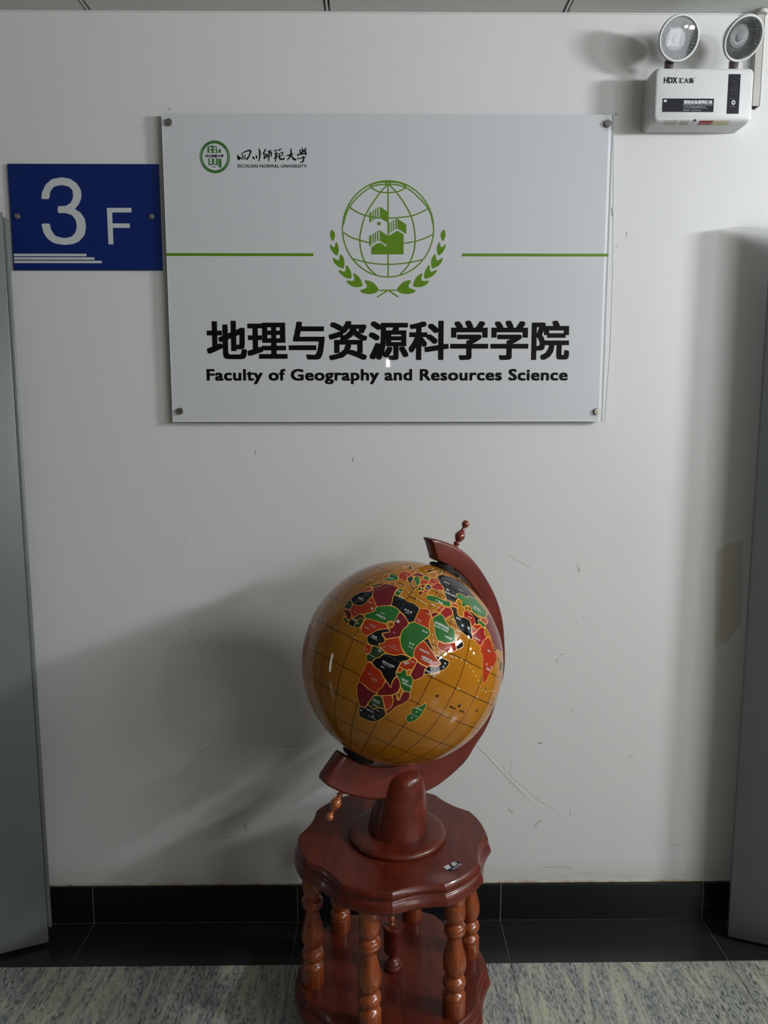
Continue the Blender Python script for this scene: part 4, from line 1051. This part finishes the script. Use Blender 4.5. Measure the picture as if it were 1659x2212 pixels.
for idx, ln in enumerate(POLYS.strip().split('\n')):
    t = ln.split(); col = t[0]; v = [float(q) / 10 for q in t[1:]]
    P3 = [ll(v[i], v[i + 1]) for i in range(0, len(v), 2)]
    P3 = [Vector(q).normalized() for q in chaikin([tuple(q) for q in P3], 2, 0.2)]
    cen = sum(P3, Vector()).normalized(); e1 = cen.cross(Vector((0, 0, 1))).normalized(); e2 = cen.cross(e1)
    g2 = [Vector((q.dot(e1) / max(q.dot(cen), .05), q.dot(e2) / max(q.dot(cen), .05), 0)) for q in P3]
    h = RG + 0.00030 + idx * 0.000004
    base = [Vector((q.x, q.y, 0)) for q in g2]; tr = [tuple(q) for q in tessellate_polygon([base])]
    vs = list(base); tr = refine(vs, tr, 0.045)
    w3 = [(cen + e1 * q.x + e2 * q.y).normalized() * h for q in vs]
    fs2 = []
    for a, b_, c in tr:
        nn = (w3[b_] - w3[a]).cross(w3[c] - w3[a]); fs2.append((a, b_, c) if nn.dot(w3[a]) > 0 else (a, c, b_))
    mi = [0] * len(fs2)
    # gold wire round the piece, and a skirt down to the ball
    n = len(P3); b0 = len(w3); hw = 0.00062; hb = h + 0.00005
    for i, q in enumerate(P3):
        tg = (P3[(i + 1) % n] - P3[i - 1]).normalized(); nr = q.cross(tg).normalized()
        w3 += [(q * RG + nr * hw).normalized() * hb, (q * RG - nr * hw).normalized() * hb, (q * RG + nr * hw).normalized() * (RG - 0.0001), (q * RG - nr * hw).normalized() * (RG - 0.0001)]
    for i in range(n):
        k = (i + 1) % n; A, B = b0 + 4 * i, b0 + 4 * k
        f_ = (A, A + 1, B + 1, B); nn = (w3[A + 1] - w3[A]).cross(w3[B] - w3[A])
        if nn.dot(w3[A]) < 0: f_ = tuple(reversed(f_))
        fs2 += [f_, (A, B, B + 2, A + 2), (A + 1, A + 3, B + 3, B + 1)]; mi += [1, 1, 1]
    o = mobj('country_inlay' if col != 'O' else 'sea_inlay', w3, fs2, [GM[col], M_gold], ball, True, mi, sharp=60)
    o['label'] = CNAME[col] + ' map piece edged with a gold line'
# dashed shipping routes
M_dash = flat('cream_dash', (0.75, 0.60, 0.32, 1), 0.4, coat=1.0, coat_rough=0.02)
for ln in ROUTES.strip().split('\n'):
    v = [float(q) / 10 for q in ln.split()]; P3 = [ll(v[i], v[i + 1]) for i in range(0, len(v), 2)]
    P3 = [Vector(q).normalized() for q in open_smooth([tuple(q) for q in P3], 8)]
    vs, fq = [], []; acc = 0; on = True; seg = []
    def flush(sg_):
        if len(sg_) < 2: return
        b0 = len(vs)
        for i, q in enumerate(sg_):
            tg = (sg_[min(i + 1, len(sg_) - 1)] - sg_[max(i - 1, 0)]).normalized(); nr = q.cross(tg).normalized()
            vs.extend([(q * RG + nr * 0.0007).normalized() * (RG + 0.0007), (q * RG - nr * 0.0007).normalized() * (RG + 0.0007)])
        for i in range(len(sg_) - 1): fq.append((b0 + 2 * i, b0 + 2 * i + 1, b0 + 2 * i + 3, b0 + 2 * i + 2))
    for i in range(len(P3) - 1):
        L = (P3[i + 1] - P3[i]).length * RG; k = max(1, int(L / 0.001))
        for q in range(k):
            pt = P3[i].lerp(P3[i + 1], q / k).normalized(); acc += L / k
            if acc > (0.0065 if on else 0.0058): 
                if on: flush(seg)
                seg = []; on = not on; acc = 0
            if on: seg.append(pt)
    mobj('route_line', vs, fq, M_dash, ball)
# lettering on the ball
TXM = [flat('map_text_white', (0.55, 0.60, 0.55, 1), 0.4, coat=1.0, coat_rough=0.02), flat('map_text_pink', (0.52, 0.30, 0.22, 1), 0.4, coat=1.0, coat_rough=0.02),
       flat('map_text_cream', (0.62, 0.50, 0.26, 1), 0.4, coat=1.0, coat_rough=0.02), flat('map_text_dark', (0.010, 0.010, 0.012, 1), 0.6, spec=0.1)]
for ln in LABELS.strip().split('\n'):
    t = ln.split(); W3 = []
    lo, la, hgt, body = float(t[0]) / 10, float(t[1]) / 10, float(t[2]) / 1000, t[3].replace('·', ' ')
    v, f = thick_text(body, 0.045 if t[4] == 'k' else (0.022 if hgt > 0.0028 else 0.0), n=4); az, bz = min(q[1] for q in v), max(q[1] for q in v); ax, bx_ = min(q[0] for q in v), max(q[0] for q in v)
    s_ = hgt * 0.98 / (bz - az); u = ll(lo, la); e = Vector((0, 0, 1)).cross(u).normalized(); nn = u.cross(e)
    for q in v:
        x, y = (q[0] - (ax + bx_) / 2) * s_, (q[1] - (az + bz) / 2) * s_
        W3.append((u * RG + e * x + nn * y).normalized() * (RG + 0.00095 + q[2] * 1.5))
    mobj('map_lettering', W3, list(f), TXM['wrck'.index(t[4])], ball)
